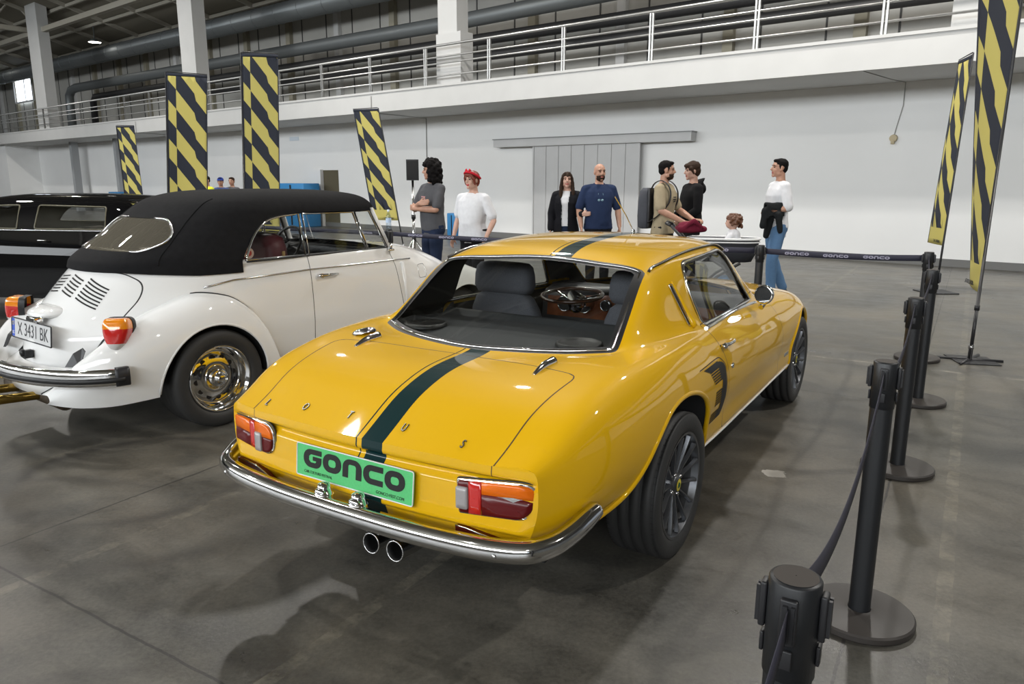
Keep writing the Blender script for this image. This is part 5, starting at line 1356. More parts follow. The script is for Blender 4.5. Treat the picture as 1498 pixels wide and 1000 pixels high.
    b = MB(); b.M = MW.to_3x3().to_4x4(); b.tube([(0, -.01, .03), (.04, -.012, .25), (.10, -.012, .55), (.10, -.012, .94), (.0, -.5, .945), (-.1, -1.85, .945)], .008, n=6); b.build('cable', mat('cable_grey', (.35, .35, .34), rough=.6), o)
    for u, lb in ((-15.6, 'thin white cable hanging on the wall above the loudspeaker'), (-29.0, 'thin white cable hanging on the wall between the tall flags')):
        b = B(); b.tube([(u, 12.98, 3.55), (u, 12.98, 3.14), (u+.02, 14.0, 3.13), (u+.03, 14.88, 3.12), (u+.02, 14.88, 1.9)], .012, n=5); tag(b.build('cable', mat('cable_grey', (.35, .35, .34))), lb, 'cable')
    # blue cabinets along the wall
    BLUEC = mat('cabinet_blue', (.03, .20, .45), rough=.5)
    for u, w, h, lb in ((-21.6, 1.4, 1.35, 'blue cabinet against the white wall left of the dark doorway'), (-13.95, .35, .62, 'blue box on the floor behind the woman in the white shirt')):
        b = B(); b.box((u, 14.0, 0), (u+w, 14.6, h), .02); o = b.build('cabinet', BLUEC); tag(o, lb, 'cabinet')
        b = B(); b.box((u+w*.48, 13.98, .05), (u+w*.52, 14.0, h-.05)); b.build('door_gap', INK, o)
    # a white crate display far left behind the dark car
    for u, w, h, lb, c in ((-33.5, .9, .95, 'blue and white stand at the far wall seen through the dark car window', BLUEC),):
        b = B(); b.box((u, 13.6, 0), (u+w, 14.2, h), .02); tag(b.build('cabinet', c), lb, 'cabinet')
    # a small sign on the wall between two flags
    b = B(); wbox(b, -22.1, -21.6, DW-.02, DW-.001, 2.72, 2.84); tag(b.build('sign', mat('sign_pale', (.62, .68, .74), rough=.5)), 'small pale sign high on the wall between two flags', 'sign')
    # ceiling lamps
    return W
# ================================================================== barrier posts, tape, flags
POSTK = mat('post_black', (.013, .014, .016), rough=.42, noise=.1, nscale=200)
BASEK = mat('base_black', (.034, .029, .026), rough=.48)
TAPE = mat('belt_navy', (.022, .022, .040), rough=.7)
TAPEP = mat('belt_print', (.30, .29, .38), rough=.7)
NAVY = mat('flag_navy', (.013, .017, .030), rough=.75)
FYEL = mat('flag_yellow', (.52, .45, .12), rough=.75)
SH = .885
def make_post(name='barrier_post'):
    r = empty(name)
    b = MB(); b.lathe([(0, .001), (0, .168), (.006, .172), (.022, .172), (.028, .166), (.030, .05), (.034, .036)], 'z', 56); b.build('base', BASEK, r, sharp=.5)
    b = MB(); b.lathe([(.03, .034), (SH-.15, .034)], 'z', 36); b.build('pole', POSTK, r)
    b = MB(); b.lathe([(SH-.15, .034), (SH-.149, .0365), (SH-.003, .0365), (SH, .0345), (SH+.001, .001)], 'z', 36)
    hd = b.build('head', POSTK, r)
    for k in range(4):
        a = PI/2*k; b = MB(); b.M = Matrix.Rotation(a, 4, 'Z')
        b.box((.036, -.012, SH-.085), (.046, .012, SH-.015), .003); b.box((.046, -.007, SH-.078), (.051, -.001, SH-.022)); b.box((.046, .004, SH-.078), (.051, .009, SH-.022)); b.box((.036, -.009, SH-.125), (.042, .009, SH-.095), .002)
        b.build('clip', BLACKP, hd)
    b = MB(); b.lathe([(SH+.0012, .031), (SH+.0016, .001)], 'z', 30); b.build('cap', mat('cap_black', (.045, .037, .031), rough=.65, spec=.3), hd)
    return r
def build_barrier():
    P = {'S1': (.404, .965), 'S2': (1.172, 2.271), 'S3': (1.966, 3.593), 'S4': (2.705, 4.791), 'S5': (3.357, 6.028), 'P6': (2.205, 6.66), 'P7': (-1.43, 8.72)}
    lab = {'S1': 'nearest black barrier post, cut off by the bottom of the picture', 'S2': 'black barrier post second from the camera, its whole round base in view',
           'S3': 'black barrier post third from the camera, beside the front wheel of the yellow car', 'S4': 'black barrier post fourth from the camera, next to last before the corner',
           'S5': 'black barrier post at the far right corner where the belt turns', 'P6': 'black barrier post behind the bonnet of the yellow coupe', 'P7': 'black barrier post behind the white car with a bottle on top'}
    first = None; ang = math.atan2(1.306, .768)
    for k, (x, y) in P.items():
        o = make_post() if first is None else dup(first)
        if first is None: first = o
        o.location = (x, y, 0); o.rotation_euler = (0, 0, ang if k[0] == 'S' else WY)
        tag(o, lab[k], 'barrier post', 'black belt barrier posts')
    def belt(a, b_, lb, logos=0, sag=.02, tw=0.0):
        A = Vector(P[a] if isinstance(a, str) else a).to_3d(); Bq = Vector(P[b_] if isinstance(b_, str) else b_).to_3d()
        d = (Bq-A).normalized(); L = (Bq-A).length; A2 = A+d*.05; n = 24; rows = []
        for k in range(n+1):
            t = k/n; p = A2+d*((L-.10)*t); zc = SH-.05-sag*4*t*(1-t); tw = .0
            a_ = tw*min(1, t*6, (1-t)*6); h = Vector((-d.y, d.x, 0))*math.sin(a_)*.025+Vector((0, 0, math.cos(a_)*.025)); q = Vector((p.x, p.y, zc))
            rows.append([tuple(q-h), tuple(q+h)])
        b = MB(); b.loft(rows, wrap=False, caps=False); o = b.build('barrier_belt', TAPE, recalc=False)
        md = o.modifiers.new('s', 'SOLIDIFY'); md.thickness = .0016; md.offset = 0
        tag(o, lb, 'barrier belt', 'navy belts between the posts')
        nr = Vector((d.y, -d.x, 0))
        if nr.y > 0: nr = -nr
        for k in range(logos):
            s = .38+k*(L-.5)/max(logos-.4, 1); t = s/L; p = A+d*s; zc = SH-.05-sag*4*t*(1-t)
            ex = d if (nr.cross(Vector((0, 0, 1)))).dot(d) < 0 else -d
            goncologo('belt_logo', TAPEP, o, frame(Vector((p.x, p.y, zc))+nr*.0022, ex, (0, 0, 1)), .20, .024, .0002)
        return o
    belt('S1', 'S2', 'belt between the two barrier posts nearest the camera', 0, .12, .7)
    belt('S2', 'S3', 'belt between the second and third barrier posts from the camera', 0, .10, .6)
    belt('S3', 'S4', 'belt between the third and fourth barrier posts from the camera', 1, .06)
    belt('S4', 'S5', 'short belt running from the fourth barrier post to the far corner post', 1, .05)
    belt('S5', 'P6', 'printed belt crossing in front of the bare wall at right', 3, .015)
    belt('P6', 'P7', 'long printed belt passing in front of the visitors behind the cars', 9, .02)
    belt('P7', (-6.25, 12.3), 'belt continuing left behind the white convertible', 4, .02)
    # the loose end of the first belt reaching out of the picture
    belt((-.36, -.34), 'S1', 'belt running from the nearest post towards the camera', 0, .10, .9)
    # bottle on the post behind the white car
    x, y = P['P7']; o = empty('water_bottle', 'clear plastic water bottle standing on a barrier post', 'bottle', (x, y, SH+.002))
    b = MB(); b.lathe([(0, .001), (0, .028), (.01, .031), (.06, .030), (.07, .028), (.08, .030), (.13, .031), (.16, .024), (.185, .013), (.20, .012)], 'z', 24); b.build('bottle_body', glass_mat('bottle_clear', (.80, .86, .92), 1.5), o)
    b = MB(); b.lathe([(.20, .014), (.222, .014), (.224, .001)], 'z', 16); b.build('bottle_cap', mat('cap_pale', (.6, .68, .8), rough=.4), o)
    b = MB(); b.lathe([(.075, .0315), (.125, .0315)], 'z', 24); b.build('bottle_label', mat('label_pale', (.5, .62, .8), rough=.5), o)

def clip_poly(P, ax, lo, hi):
    for sg, lim in ((1, lo), (-1, hi)):
        out = []
        for i in range(len(P)):
            a, b = P[i-1], P[i]; da, db = sg*(a[ax]-lim), sg*(b[ax]-lim)
            if da*db < 0:
                t = da/(da-db); out.append((a[0]+(b[0]-a[0])*t, a[1]+(b[1]-a[1])*t))
            if db >= 0: out.append(b)
        P = out
        if not P: return P
    return P
def flag(base, cdir, top, bot, width, tilt, label, twist=0.0, bend=.03, plate=False, mirror=False):
    """base on the floor; cloth runs from the pole along cdir; tilt = sideways lean of the pole (x, y per metre)"""
    r = empty('flag', label, 'flag', (base[0], base[1], 0), 0, 'tall black and yellow banner flags')
    cd_ = Vector((cdir[0], cdir[1], 0)).normalized(); nn = Vector((-cd_.y, cd_.x, 0)); T = Vector((tilt[0], tilt[1], 1))
    H = top-bot
    def pt(u, v, o=0.0):
        if mirror: u = 1-u
        a = twist*(v/H-.5); ck = cd_*math.cos(a)+nn*math.sin(a)
        return T*(bot+v)+ck*(u*width)+nn*(o+bend*math.sin(PI*u)*math.sin(v*1.3+.4)+.04*u*(1-v/H))
    b = MB(); b.tube([T*.02, T*.6, T*(bot+.01), T*(top*.7), T*(top+.02), T*(top+.03)+cd_*.03, T*(top+.02)+cd_*width], [.014, .014, .013, .011, .010, .009, .006], n=8); b.build('pole', BLACKP, r)
    # cloth, one mesh, banded pattern in two dyes
    p = width*.98; cl = MB()
    cols = [(0, .05, None), (.05, .24, 0), (.24, .68, 1), (.68, .72, 2), (.72, .975, 3), (.975, 1.0, None)]
    slope = {0: 1.2, 1: 1.3, 2: 4.5, 3: 1.3}; off = {0: .5, 1: 0.0, 2: 0.0, 3: 0.0}
    g = 0.0; start = {}
    for u0, u1, k in cols:
        if k is None: continue
        start[k] = g; g += slope[k]*(u1-u0)
    nu = 4
    for u0, u1, k in cols:
        for q in range(nu if k is not None else 1):
            a0 = u0+(u1-u0)*q/(nu if k is not None else 1); a1 = u0+(u1-u0)*(q+1)/(nu if k is not None else 1)
            if k is None:
                for j in range(16): cl.add([pt(a0, H*j/16), pt(a1, H*j/16), pt(a1, H*(j+1)/16), pt(a0, H*(j+1)/16)], [(0, 1, 2, 3)], mi=0, smooth=True)
                continue
            for j in range(3): cl.add([pt(a0, .22*j/3), pt(a1, .22*j/3), pt(a1, .22*(j+1)/3), pt(a0, .22*(j+1)/3)], [(0, 1, 2, 3)], mi=1, smooth=True)
            n = int(H/(p/2))+6
            for j in range(-4, n):
                s0 = start[k]+slope[k]*(a0-u0); s1 = start[k]+slope[k]*(a1-u0)
                va = (j*.5+off[k])*p-s0*width; vb = (j*.5+off[k])*p-s1*width
                for half in range(2):
                    h0, h1 = half*.25*p, (half+1)*.25*p
                    P = [(a0, va+h0), (a1, vb+h0), (a1, vb+h1), (a0, va+h1)]
                    P = clip_poly(P, 1, .22, H)
                    if len(P) > 2: cl.add([pt(u, v) for u, v in P], [tuple(range(len(P)))], mi=j % 2, smooth=True)
    # yellow hem with lettering at the foot
    c = cl.build('banner', [NAVY, FYEL], r, recalc=False)
    bm = bmesh.new(); bm.from_mesh(c.data); bmesh.ops.remove_doubles(bm, verts=bm.verts, dist=1e-4); bm.to_mesh(c.data); bm.free()
    md = c.modifiers.new('s', 'SOLIDIFY'); md.thickness = .0015; md.offset = 0
    b = MB(); b.tube([pt(u, H-.012) for u in np.linspace(0, 1, 8)], .024, n=8, flat=.35, up=(0, 0, 1)); b.build('hem', NAVY, c)
    if plate:
        for a in (-.35, .75):
            d = Vector((math.cos(a), math.sin(a), 0)); b = MB(); b.tube([d*-.24+Vector((0, 0, .012)), d*.24+Vector((0, 0, .012))], .014, n=6, flat=.5); b.build('foot_bar', BLACKP, r)
        b = MB(); b.prism([(-.16, -.13), (.14, -.20), (.2, .1), (-.1, .2)], .002, .008); b.build('base_plate', BLACKP, r)
        b = MB(); b.lathe([(.008, .001), (.008, .017), (.10, .017), (.10, .021), (.13, .021), (.13, .001)], 'z', 16); b.build('socket', CHROME_D, r)
        b = MB(); b.cyl((T.x*.42, T.y*.42, .42), (T.x*.46, T.y*.46, .46), .02, n=12); b.build('joint', BLACKP, r)
    else:
        b = MB(); b.prism([(-.2, -.2), (.2, -.2), (.2, .2), (-.2, .2)], .0, .012); b.build('base_plate', BLACKP, r)
        b = MB(); b.cyl((0, 0, .01), (0, 0, .12), .018, n=12); b.build('socket', CHROME_D, r)
    for sgn in (-1, 1):
        M = frame(pt(.52, .045, sgn*.004), cd_*sgn, (0, 0, 1))
        text('flag_text', 'CAR CULTURE FESTIVAL', .05, .0004, NAVY, c, M, sx=.75)
    return r
def build_flags():
    flag((3.772, 5.989), (.25, .97), 3.05, .56, .60, (.010, .0), 'nearest flag at the right, on a metal floor stand, cut off by the picture top', plate=True, twist=.48, mirror=True)
    flag((5.66, 9.9), (.25, .97), 3.0, .62, .58, (.035, .0), 'flag at the right behind the corner post, nearer the wall', mirror=True)
    flag((-2.36, 16.3), (-.93, .36), 2.90, .60, .62, (-.155, .0), 'leaning flag behind the windscreen of the white convertible', mirror=True)
    flag((-4.12, 11.5), (.97, .2), 3.23, .55, .52, (.050, 0), 'tall upright flag rising behind the middle of the black fabric roof')
    flag((-5.98, 13.0), (.90, .44), 3.16, .55, .64, (.075, 0), 'broad flag behind the black fabric roof, second from the left')
    flag((-11.2, 22.0), (.97, -.2), 2.92, .60, .58, (-.02, 0), 'small far flag at the left, beside the far wall')
# ================================================================== visitors
SKIN = mat('skin', (.46, .25, .17), rough=.5, noise=.06, nscale=25)
SKIN2 = mat('skin_fair', (.55, .33, .25), rough=.5, noise=.06, nscale=25)
HAIRK = mat('hair_black', (.006, .005, .005), rough=.8, spec=.15)
HAIRB = mat('hair_brown', (.032, .017, .010), rough=.7, spec=.2)
HAIRR = mat('hair_red', (.16, .028, .012), rough=.5)
LIPS = mat('lips', (.42, .12, .10), rough=.45)
LIPR = mat('lips_red', (.50, .04, .05), rough=.4)
EYEK = mat('eye_dark', (.02, .015, .012), rough=.2)
def cloth(name, c): return mat(name, c, rough=.9, noise=.04, nscale=25, spec=.2)
_clouds = bpy.data.textures.new('folds', 'CLOUDS'); _clouds.noise_scale = .16; _clouds.noise_depth = 2
_curl = bpy.data.textures.new('curls', 'CLOUDS'); _curl.noise_scale = .03
def remeshed(b, name, mats, parent, voxel, smooth=3, disp=0.0, tex=None, region=None, cut=None):
    o = b.build(name, mats, parent, recalc=True)
    m = o.modifiers.new('r', 'REMESH'); m.mode = 'VOXEL'; m.voxel_size = voxel
    m = o.modifiers.new('s', 'SMOOTH'); m.factor = .5; m.iterations = smooth
    if disp:
        m = o.modifiers.new('d', 'DISPLACE'); m.texture = tex or _clouds; m.strength = disp; m.mid_level = .5; m.texture_coords = 'LOCAL'
    dg = bpy.context.evaluated_depsgraph_get(); dg.update()
    me = bpy.data.meshes.new_from_object(o.evaluated_get(dg)); old = o.data; o.modifiers.clear(); o.data = me; bpy.data.meshes.remove(old)
    me.name = name; me.materials.clear()
    for q in (mats if isinstance(mats, (list, tuple)) else [mats]): me.materials.append(q)
    if cut:
        bm = bmesh.new(); bm.from_mesh(me); bmesh.ops.delete(bm, geom=[f for f in bm.faces if cut(f.calc_center_median())], context='FACES'); bm.to_mesh(me); bm.free()
    me.polygons.foreach_set('use_smooth', [True]*len(me.polygons)); me.polygons.foreach_set('material_index', [0]*len(me.polygons))
    if region:
        for p in me.polygons:
            k = region(p.center)
            if k: p.material_index = k
    return o
def cap(b, a, c, r0, r1):
    """tapered limb with round ends"""
    a = Vector(a); c = Vector(c); d = (c-a)
    if d.length < 1e-5: return
    d.normalize(); u = d.orthogonal().normalized(); w = d.cross(u); rings = []
    L = (c-a).length
    S_ = [(-r0*.98, r0*.2), (-r0*.7, r0*.71), (-r0*.3, r0*.95)]+[(L*t, r0+(r1-r0)*t) for t in (0, .33, .66, 1)]+[(L+r1*.3, r1*.95), (L+r1*.7, r1*.71), (L+r1*.98, r1*.2)]
    for h, r in S_: rings.append([a+d*h+(u*math.cos(q)+w*math.sin(q))*r for q in np.linspace(0, 2*PI, 12, endpoint=False)])
    b.loft(rings)
def chain(b, pts, rs):
    for i in range(len(pts)-1): cap(b, pts[i], pts[i+1], rs[i], rs[i+1])
def ell_rings(rows, n=24):
    return [[(hw*spow(math.cos(t), .85), yc+hd*spow(math.sin(t), .85), z) for t in np.linspace(0, 2*PI, n, endpoint=False)] for z, hw, hd, yc in rows]
def hand(b, wr, d, pn, curl=.5, side=1, sc=1.0):
    """palm and five fingers from the wrist along d, palm facing pn"""
    wr = Vector(wr); d = Vector(d).normalized(); pn = Vector(pn); pn = (pn-d*pn.dot(d)).normalized(); ac = d.cross(pn)*side
    k0 = wr+d*.095*sc
    for q in (-.030, -.010, .010, .030): cap(b, wr+d*.015*sc+ac*q*.6*sc, k0+ac*q*sc, .015*sc, .0125*sc)
    for q, L in zip((-.031, -.0105, .0105, .031), (.062, .078, .082, .072)):
        p = k0+ac*q*sc; dd = d.copy(); pts = [p]
        for sg, f in enumerate((.45, .32, .25)):
            ax = dd.cross(pn); ang = curl*(.5+.35*sg); dd = (dd*math.cos(ang)+pn*math.sin(ang)).normalized() if sg == 0 else (Quaternion(d.cross(pn), ang) @ dd).normalized()
            p = p+dd*L*f*sc; pts.append(p)
        chain(b, pts, [.0098*sc, .0092*sc, .0086*sc, .0075*sc])
    t0 = wr+d*.030*sc+ac*.026*sc; t1 = t0+(d*.6+ac*.7+pn*.35).normalized()*.042*sc; t2 = t1+(d*.9+ac*.15+pn*.35).normalized()*.034*sc
    chain(b, [t0, t1, t2], [.014*sc, .0115*sc, .0095*sc])

def person(label, loc, rz, H=1.75, skin=SKIN, head=(0, 0), wide=1.0, arms=None, legs=None, hands=None, shirt=None, sleeve=.5, shirt_hem=.84, trousers=None, shoes=None,
           hair='short', hairm=HAIRK, beard=None, lips=LIPS, collar=False, voxel=.0085, belly=0.0, female=False, jacket=None, chest_print=None, lean=0.0):
    k = H/1.75
    r = empty('person', label, 'person', (loc[0], loc[1], 0), math.radians(rz)); r.scale = (k, k, k)
    A = {'shR': (.166*wide, -.005, 1.388), 'shL': (-.166*wide, -.005, 1.388), 'elR': (.235*wide, -.03, 1.135), 'elL': (-.235*wide, -.03, 1.135), 'wrR': (.245*wide, .05, .895), 'wrL': (-.245*wide, .05, .895)}
    if arms: A.update(arms)
    Lg = {'hpR': (.088, 0, .90), 'hpL': (-.088, 0, .90), 'knR': (.095, .025, .495), 'knL': (-.095, .025, .495), 'anR': (.10, -.02, .09), 'anL': (-.10, -.02, .09), 'toR': (.12, .13, .04), 'toL': (-.12, .13, .04)}
    if legs: Lg.update(legs)
    hd = {'R': None, 'L': None}
    if hands: hd.update(hands)
    fem = female
    T = [(.84, .13*wide, .095, -.005), (.90, (.172 if fem else .165)*wide, .112, -.008), (.98, (.160 if fem else .160)*wide, .108+belly*.3, 0), (1.08, (.130 if fem else .146)*wide, .095+belly, belly*.5), (1.18, .150*wide, .105+belly*.7, .003+belly*.4),
         (1.28, (.158 if fem else .172)*wide, .116 if fem else .110, .010), (1.36, .166*wide, .096, .002), (1.42, .118*wide, .072, -.008), (1.455, .080, .062, -.012), (1.47, .055, .052, -.012)]
    def lz(p):                       # forward lean of the upper body
        p = Vector(p); return (p.x, p.y+max(0, p.z-.95)*lean, p.z)
    T = [(z, a, c, y+max(0, z-.95)*lean) for z, a, c, y in T]
    for n in ('shR', 'shL'): A[n] = lz(A[n])
    b = MB()
    b.loft(ell_rings(T))
    hc = Vector((0, .018+.67*lean, 1.612)); RH = Matrix.Rotation(math.radians(head[0]), 3, 'Z') @ Matrix.Rotation(math.radians(head[1]), 3, 'X')
    hp = lambda x, y, z: hc+RH @ Vector((x, y, z))
    cap(b, (0, -.018+.5*lean, 1.43), hc+Vector((0, -.022, -.05)), .056, .054)
    def ell(bb, c, rad, n=16):
        rings = []
        for j in range(9):
            p = PI*j/8-PI/2; p = max(min(p, 1.5), -1.5)
            rings.append([tuple(hp(c[0]+rad[0]*math.cos(p)*math.cos(q), c[1]+rad[1]*math.cos(p)*math.sin(q), c[2]+rad[2]*math.sin(p))) for q in np.linspace(0, 2*PI, n, endpoint=False)])
        bb.loft(rings)
    ell(b, (0, -.010, .030), (.074, .091, .082)); ell(b, (0, .020, -.032), (.060, .066, .076)); ell(b, (0, .064, -.090), (.026, .022, .022))
    for s in (1, -1):
        ell(b, (.075*s, -.008, -.008), (.010, .020, .031)); ell(b, (.036*s, .052, -.022), (.024, .022, .022)); ell(b, (.030*s, .066, .034), (.026, .014, .010)); ell(b, (.050*s, .010, -.065), (.014, .035, .022))
    cap(b, hp(0, .074, .026), hp(0, .101, -.018), .0085, .0125); ell(b, (0, .094, -.022), (.017, .012, .009)); ell(b, (0, .079, -.052), (.023, .011, .007)); ell(b, (0, .077, -.064), (.019, .010, .007))
    for s in ('R', 'L'):
        sh, el, wr = A['sh'+s], A['el'+s], A['wr'+s]
        fk = .86 if fem else 1.0
        mid = [sh[i]*.55+el[i]*.45 for i in range(3)]; fm = [el[i]*.7+wr[i]*.3 for i in range(3)]
        chain(b, [sh, mid, el, fm, wr], [.046*fk, .046*fk, .041*fk, .043*fk, .029*fk])
        d = Vector(wr)-Vector(el); sd = 1 if s == 'R' else -1
        q = hd[s] or {}
        hand(b, wr, q.get('d', d), q.get('pn', (-sd, 0, 0)), q.get('curl', .45), q.get('side', -sd), .95 if not fem else .85)
        hpv, kn, an, to = Lg['hp'+s], Lg['kn'+s], Lg['an'+s], Lg['to'+s]
        th = [hpv[i]*.6+kn[i]*.4 for i in range(3)]; cf = [kn[i]*.68+an[i]*.32+(-.015 if i == 1 else 0) for i in range(3)]
        chain(b, [hpv, th, kn, cf, an], [.090, .078, .054, .054, .036]); chain(b, [an, [an[0]*.6+to[0]*.4, an[1]*.6+to[1]*.4, .06], to], [.036, .036, .026])
    mouth = hp(0, .088, -.058)
    body = remeshed(b, 'body', [skin, lips], r, voxel, 3, region=lambda c: 1 if ((RH.inverted() @ (Vector(c)-hc)).y > .074 and abs((RH.inverted() @ (Vector(c)-hc)).z+.058) < .010 and abs((RH.inverted() @ (Vector(c)-hc)).x) < .024) else 0)
    # eyes and brows
    e = MB()
    for s in (1, -1): ell(e, (.030*s, .0715, .010), (.013, .010, .0065), 10)
    e.build('eyes', EYEK, r)
    e = MB()
    for s in (1, -1): e.tube([hp(.014*s, .082, .029), hp(.032*s, .079, .033), hp(.048*s, .066, .028)], .0042, n=6)
    e.build('eyebrows', hairm if hairm is not HAIRR else HAIRB, r)
    # hair
    hb = MB(); R_ = np.random.RandomState(int(abs(loc[0]*100))+3)
    if hair == 'short':
        ell(hb, (0, -.020, .046), (.0795, .0935, .0755)); ell(hb, (0, -.052, .005), (.068, .055, .070)); ell(hb, (0, .035, .090), (.058, .042, .022))
        for s in (1, -1): cap(hb, hp(.070*s, .018, .025), hp(.071*s, .012, -.01), .010, .006)
        remeshed(hb, 'hair', [hairm], r, .007, 2, .006, _curl)
    elif hair == 'mop':
        ell(hb, (0, -.018, .046), (.088, .102, .082)); ell(hb, (0, -.050, .0), (.078, .066, .085)); ell(hb, (0, .055, .070), (.066, .045, .032))
        for s in (1, -1): cap(hb, hp(.074*s, .035, .040), hp(.078*s, .005, -.03), .022, .014)
        remeshed(hb, 'hair', [hairm], r, .007, 2, .012, _curl)
    elif hair == 'curly':
        for q in range(170):
            th = R_.uniform(0, 2*PI); z = R_.uniform(-.17, .115); y = math.sin(th); x = math.cos(th)
            rad = 1.0 if z > -.02 else 1.05-.2*max(0, (-z-.08)/.1)
            if y > .35 and z < .045: continue
            zz = max(0, z)/.12
            hb.sphere(tuple(hp(x*.092*rad*math.sqrt(max(.1, 1-zz**2)), y*.105*rad*math.sqrt(max(.1, 1-zz**2))-.018, z+.012)), R_.uniform(.022, .038), 8, 6)
        ell(hb, (0, -.022, .04), (.085, .095, .085)); ell(hb, (0, -.05, -.06), (.085, .062, .11))
        remeshed(hb, 'hair', [hairm], r, .008, 1, .022, _curl)
    elif hair == 'long':
        ell(hb, (0, -.018, .042), (.082, .098, .078)); ell(hb, (0, -.050, -.02), (.080, .060, .10))
        for s in (1, -1):
            chain(hb, [hp(.030*s, .045, .095), hp(.070*s, .040, .03), hp(.082*s, .030, -.06), hp(.088*s, .045, -.18), hp(.080*s, .070, -.30)], [.020, .020, .024, .030, .018])
            chain(hb, [hp(.05*s, -.05, .0), hp(.065*s, -.055, -.15), hp(.06*s, -.06, -.30)], [.045, .050, .03])
        remeshed(hb, 'hair', [hairm], r, .008, 2, .010, _curl)
    elif hair == 'bob':
        ell(hb, (0, -.018, .042), (.084, .098, .080)); ell(hb, (0, -.055, -.01), (.074, .055, .080))
        for s in (1, -1): chain(hb, [hp(.045*s, .062, .060), hp(.074*s, .045, .02), hp(.078*s, .025, -.05)], [.022, .018, .012])
        ell(hb, (0, .062, .062), (.060, .030, .030))
        remeshed(hb, 'hair', [hairm], r, .007, 2, .010, _curl)
    if beard:
        bb = MB(); ell(bb, (0, .026, -.062), (.0615, .066, .058)); ell(bb, (0, .080, -.040), (.026, .012, .006))
        def keep(c):
            q = RH.inverted() @ (Vector(c)-hc); return q.z > -.030-.25*max(0, .05-q.y) or (q.y < .0) or (abs(q.x) < .021 and -.068 < q.z < -.046)
        remeshed(bb, 'beard', [beard], r, .006, 1, cut=keep)
    # clothes
    if trousers:
        b = MB(); b.loft(ell_rings([(.80, .135*wide, .10, -.005), (.86, .172*wide, .118, -.008), (.92, .178*wide, .122, -.006), (1.00, .168*wide, .116+belly*.4, 0), (1.02, .164*wide, .113+belly*.4, 0)]))
        for s in ('R', 'L'):
            hpv, kn, an = Lg['hp'+s], Lg['kn'+s], Lg['an'+s]; th = [hpv[i]*.55+kn[i]*.45 for i in range(3)]; cf = [kn[i]*.6+an[i]*.4 for i in range(3)]
            chain(b, [hpv, th, kn, cf, (an[0], an[1], an[2]+.01)], [.100, .090, .070, .066, .060])
        remeshed(b, 'trousers', [trousers], r, .012, 3, .018)
    if shirt:
        b = MB(); g = .014
        rows = [(z, a+g, c+g, y) for z, a, c, y in T if shirt_hem < z < 1.44]; z0 = rows[0]
        rows = [(shirt_hem, z0[1]+.004, z0[2]+.006, z0[3])]+rows+[(1.445, .095, .070, -.012+.48*lean), (1.462, .066, .060, -.012+.5*lean)]
        b.loft(ell_rings(rows))
        for s in ('R', 'L'):
            sh, el, wr = Vector(A['sh'+s]), Vector(A['el'+s]), Vector(A['wr'+s]); chain(b, [Vector((sh.x*.5, sh.y, sh.z+.030)), Vector((sh.x*.8, sh.y, sh.z+.012)), sh], [.050, .060, .064])
            if sleeve <= 1.0: e2 = sh+(el-sh)*sleeve*1.5 if sleeve < .66 else el; chain(b, [sh, e2], [.064, .064])
            else: chain(b, [sh, el, wr-(wr-el).normalized()*.01], [.064, .056, .044])
        so = remeshed(b, 'shirt', [shirt], r, .011, 3, .016, cut=lambda c: c.z < shirt_hem+.004 and abs(c.x) < .13)
        if chest_print:
            p = MB(); zc = 1.27; yc = .128+max(0, zc-.95)*lean
            for dz, w in ((.02, .045), (-.006, .05), (-.03, .03)): p.box((-w+.06*0, yc+.002, zc+dz-.007), (w, yc+.008, zc+dz+.007), .002)
            p.build('shirt_print', chest_print, so)
        if collar:
            c = MB(); c.tube([(.068*math.cos(t), -.012+.068*math.sin(t), 1.462-.035*max(0, math.sin(t))**2) for t in np.linspace(PI*.6, PI*2.4, 22)], .012, n=8); c.build('collar', shirt, so)
    if jacket:
        b = MB(); rows = [(z, a+.026, c+.026, y) for z, a, c, y in T if z > .85 and z < 1.44]; rows = [(.80, rows[0][1]+.006, rows[0][2], 0)]+rows+[(1.45, .10, .078, -.016)]
        b.loft(ell_rings(rows))
        for s in ('R', 'L'):
            sh, el, wr = Vector(A['sh'+s]), Vector(A['el'+s]), Vector(A['wr'+s]); chain(b, [Vector((sh.x*.6, sh.y, sh.z+.020)), sh, el, wr-(wr-el).normalized()*.02], [.066, .072, .062, .046])
        remeshed(b, 'jacket', [jacket], r, .011, 3, .016, cut=lambda c: (abs(c.x-.02) < .045+.06*max(0, 1.2-c.z)*0+.03*max(0, c.z-1.25)/.2 and c.y > .02) or (c.z < .806 and abs(c.x) < .14))
    if shoes:
        for s in ('R', 'L'):
            an, to = Vector(Lg['an'+s]), Vector(Lg['to'+s]); d = (to-an); d.z = 0; d.normalize(); b = MB()
            heel = Vector((an.x, an.y, an.z-.05))-d*.035; zb = min(an.z, .09)-.09
            chain(b, [heel, an+d*.02-Vector((0, 0, .045)), to-d*.02, to+d*.01], [.040, .046, .042, .034])
            z_min = max(to.z-.04, 0)
            remeshed(b, 'shoe', [shoes], r, .009, 2)
    return r

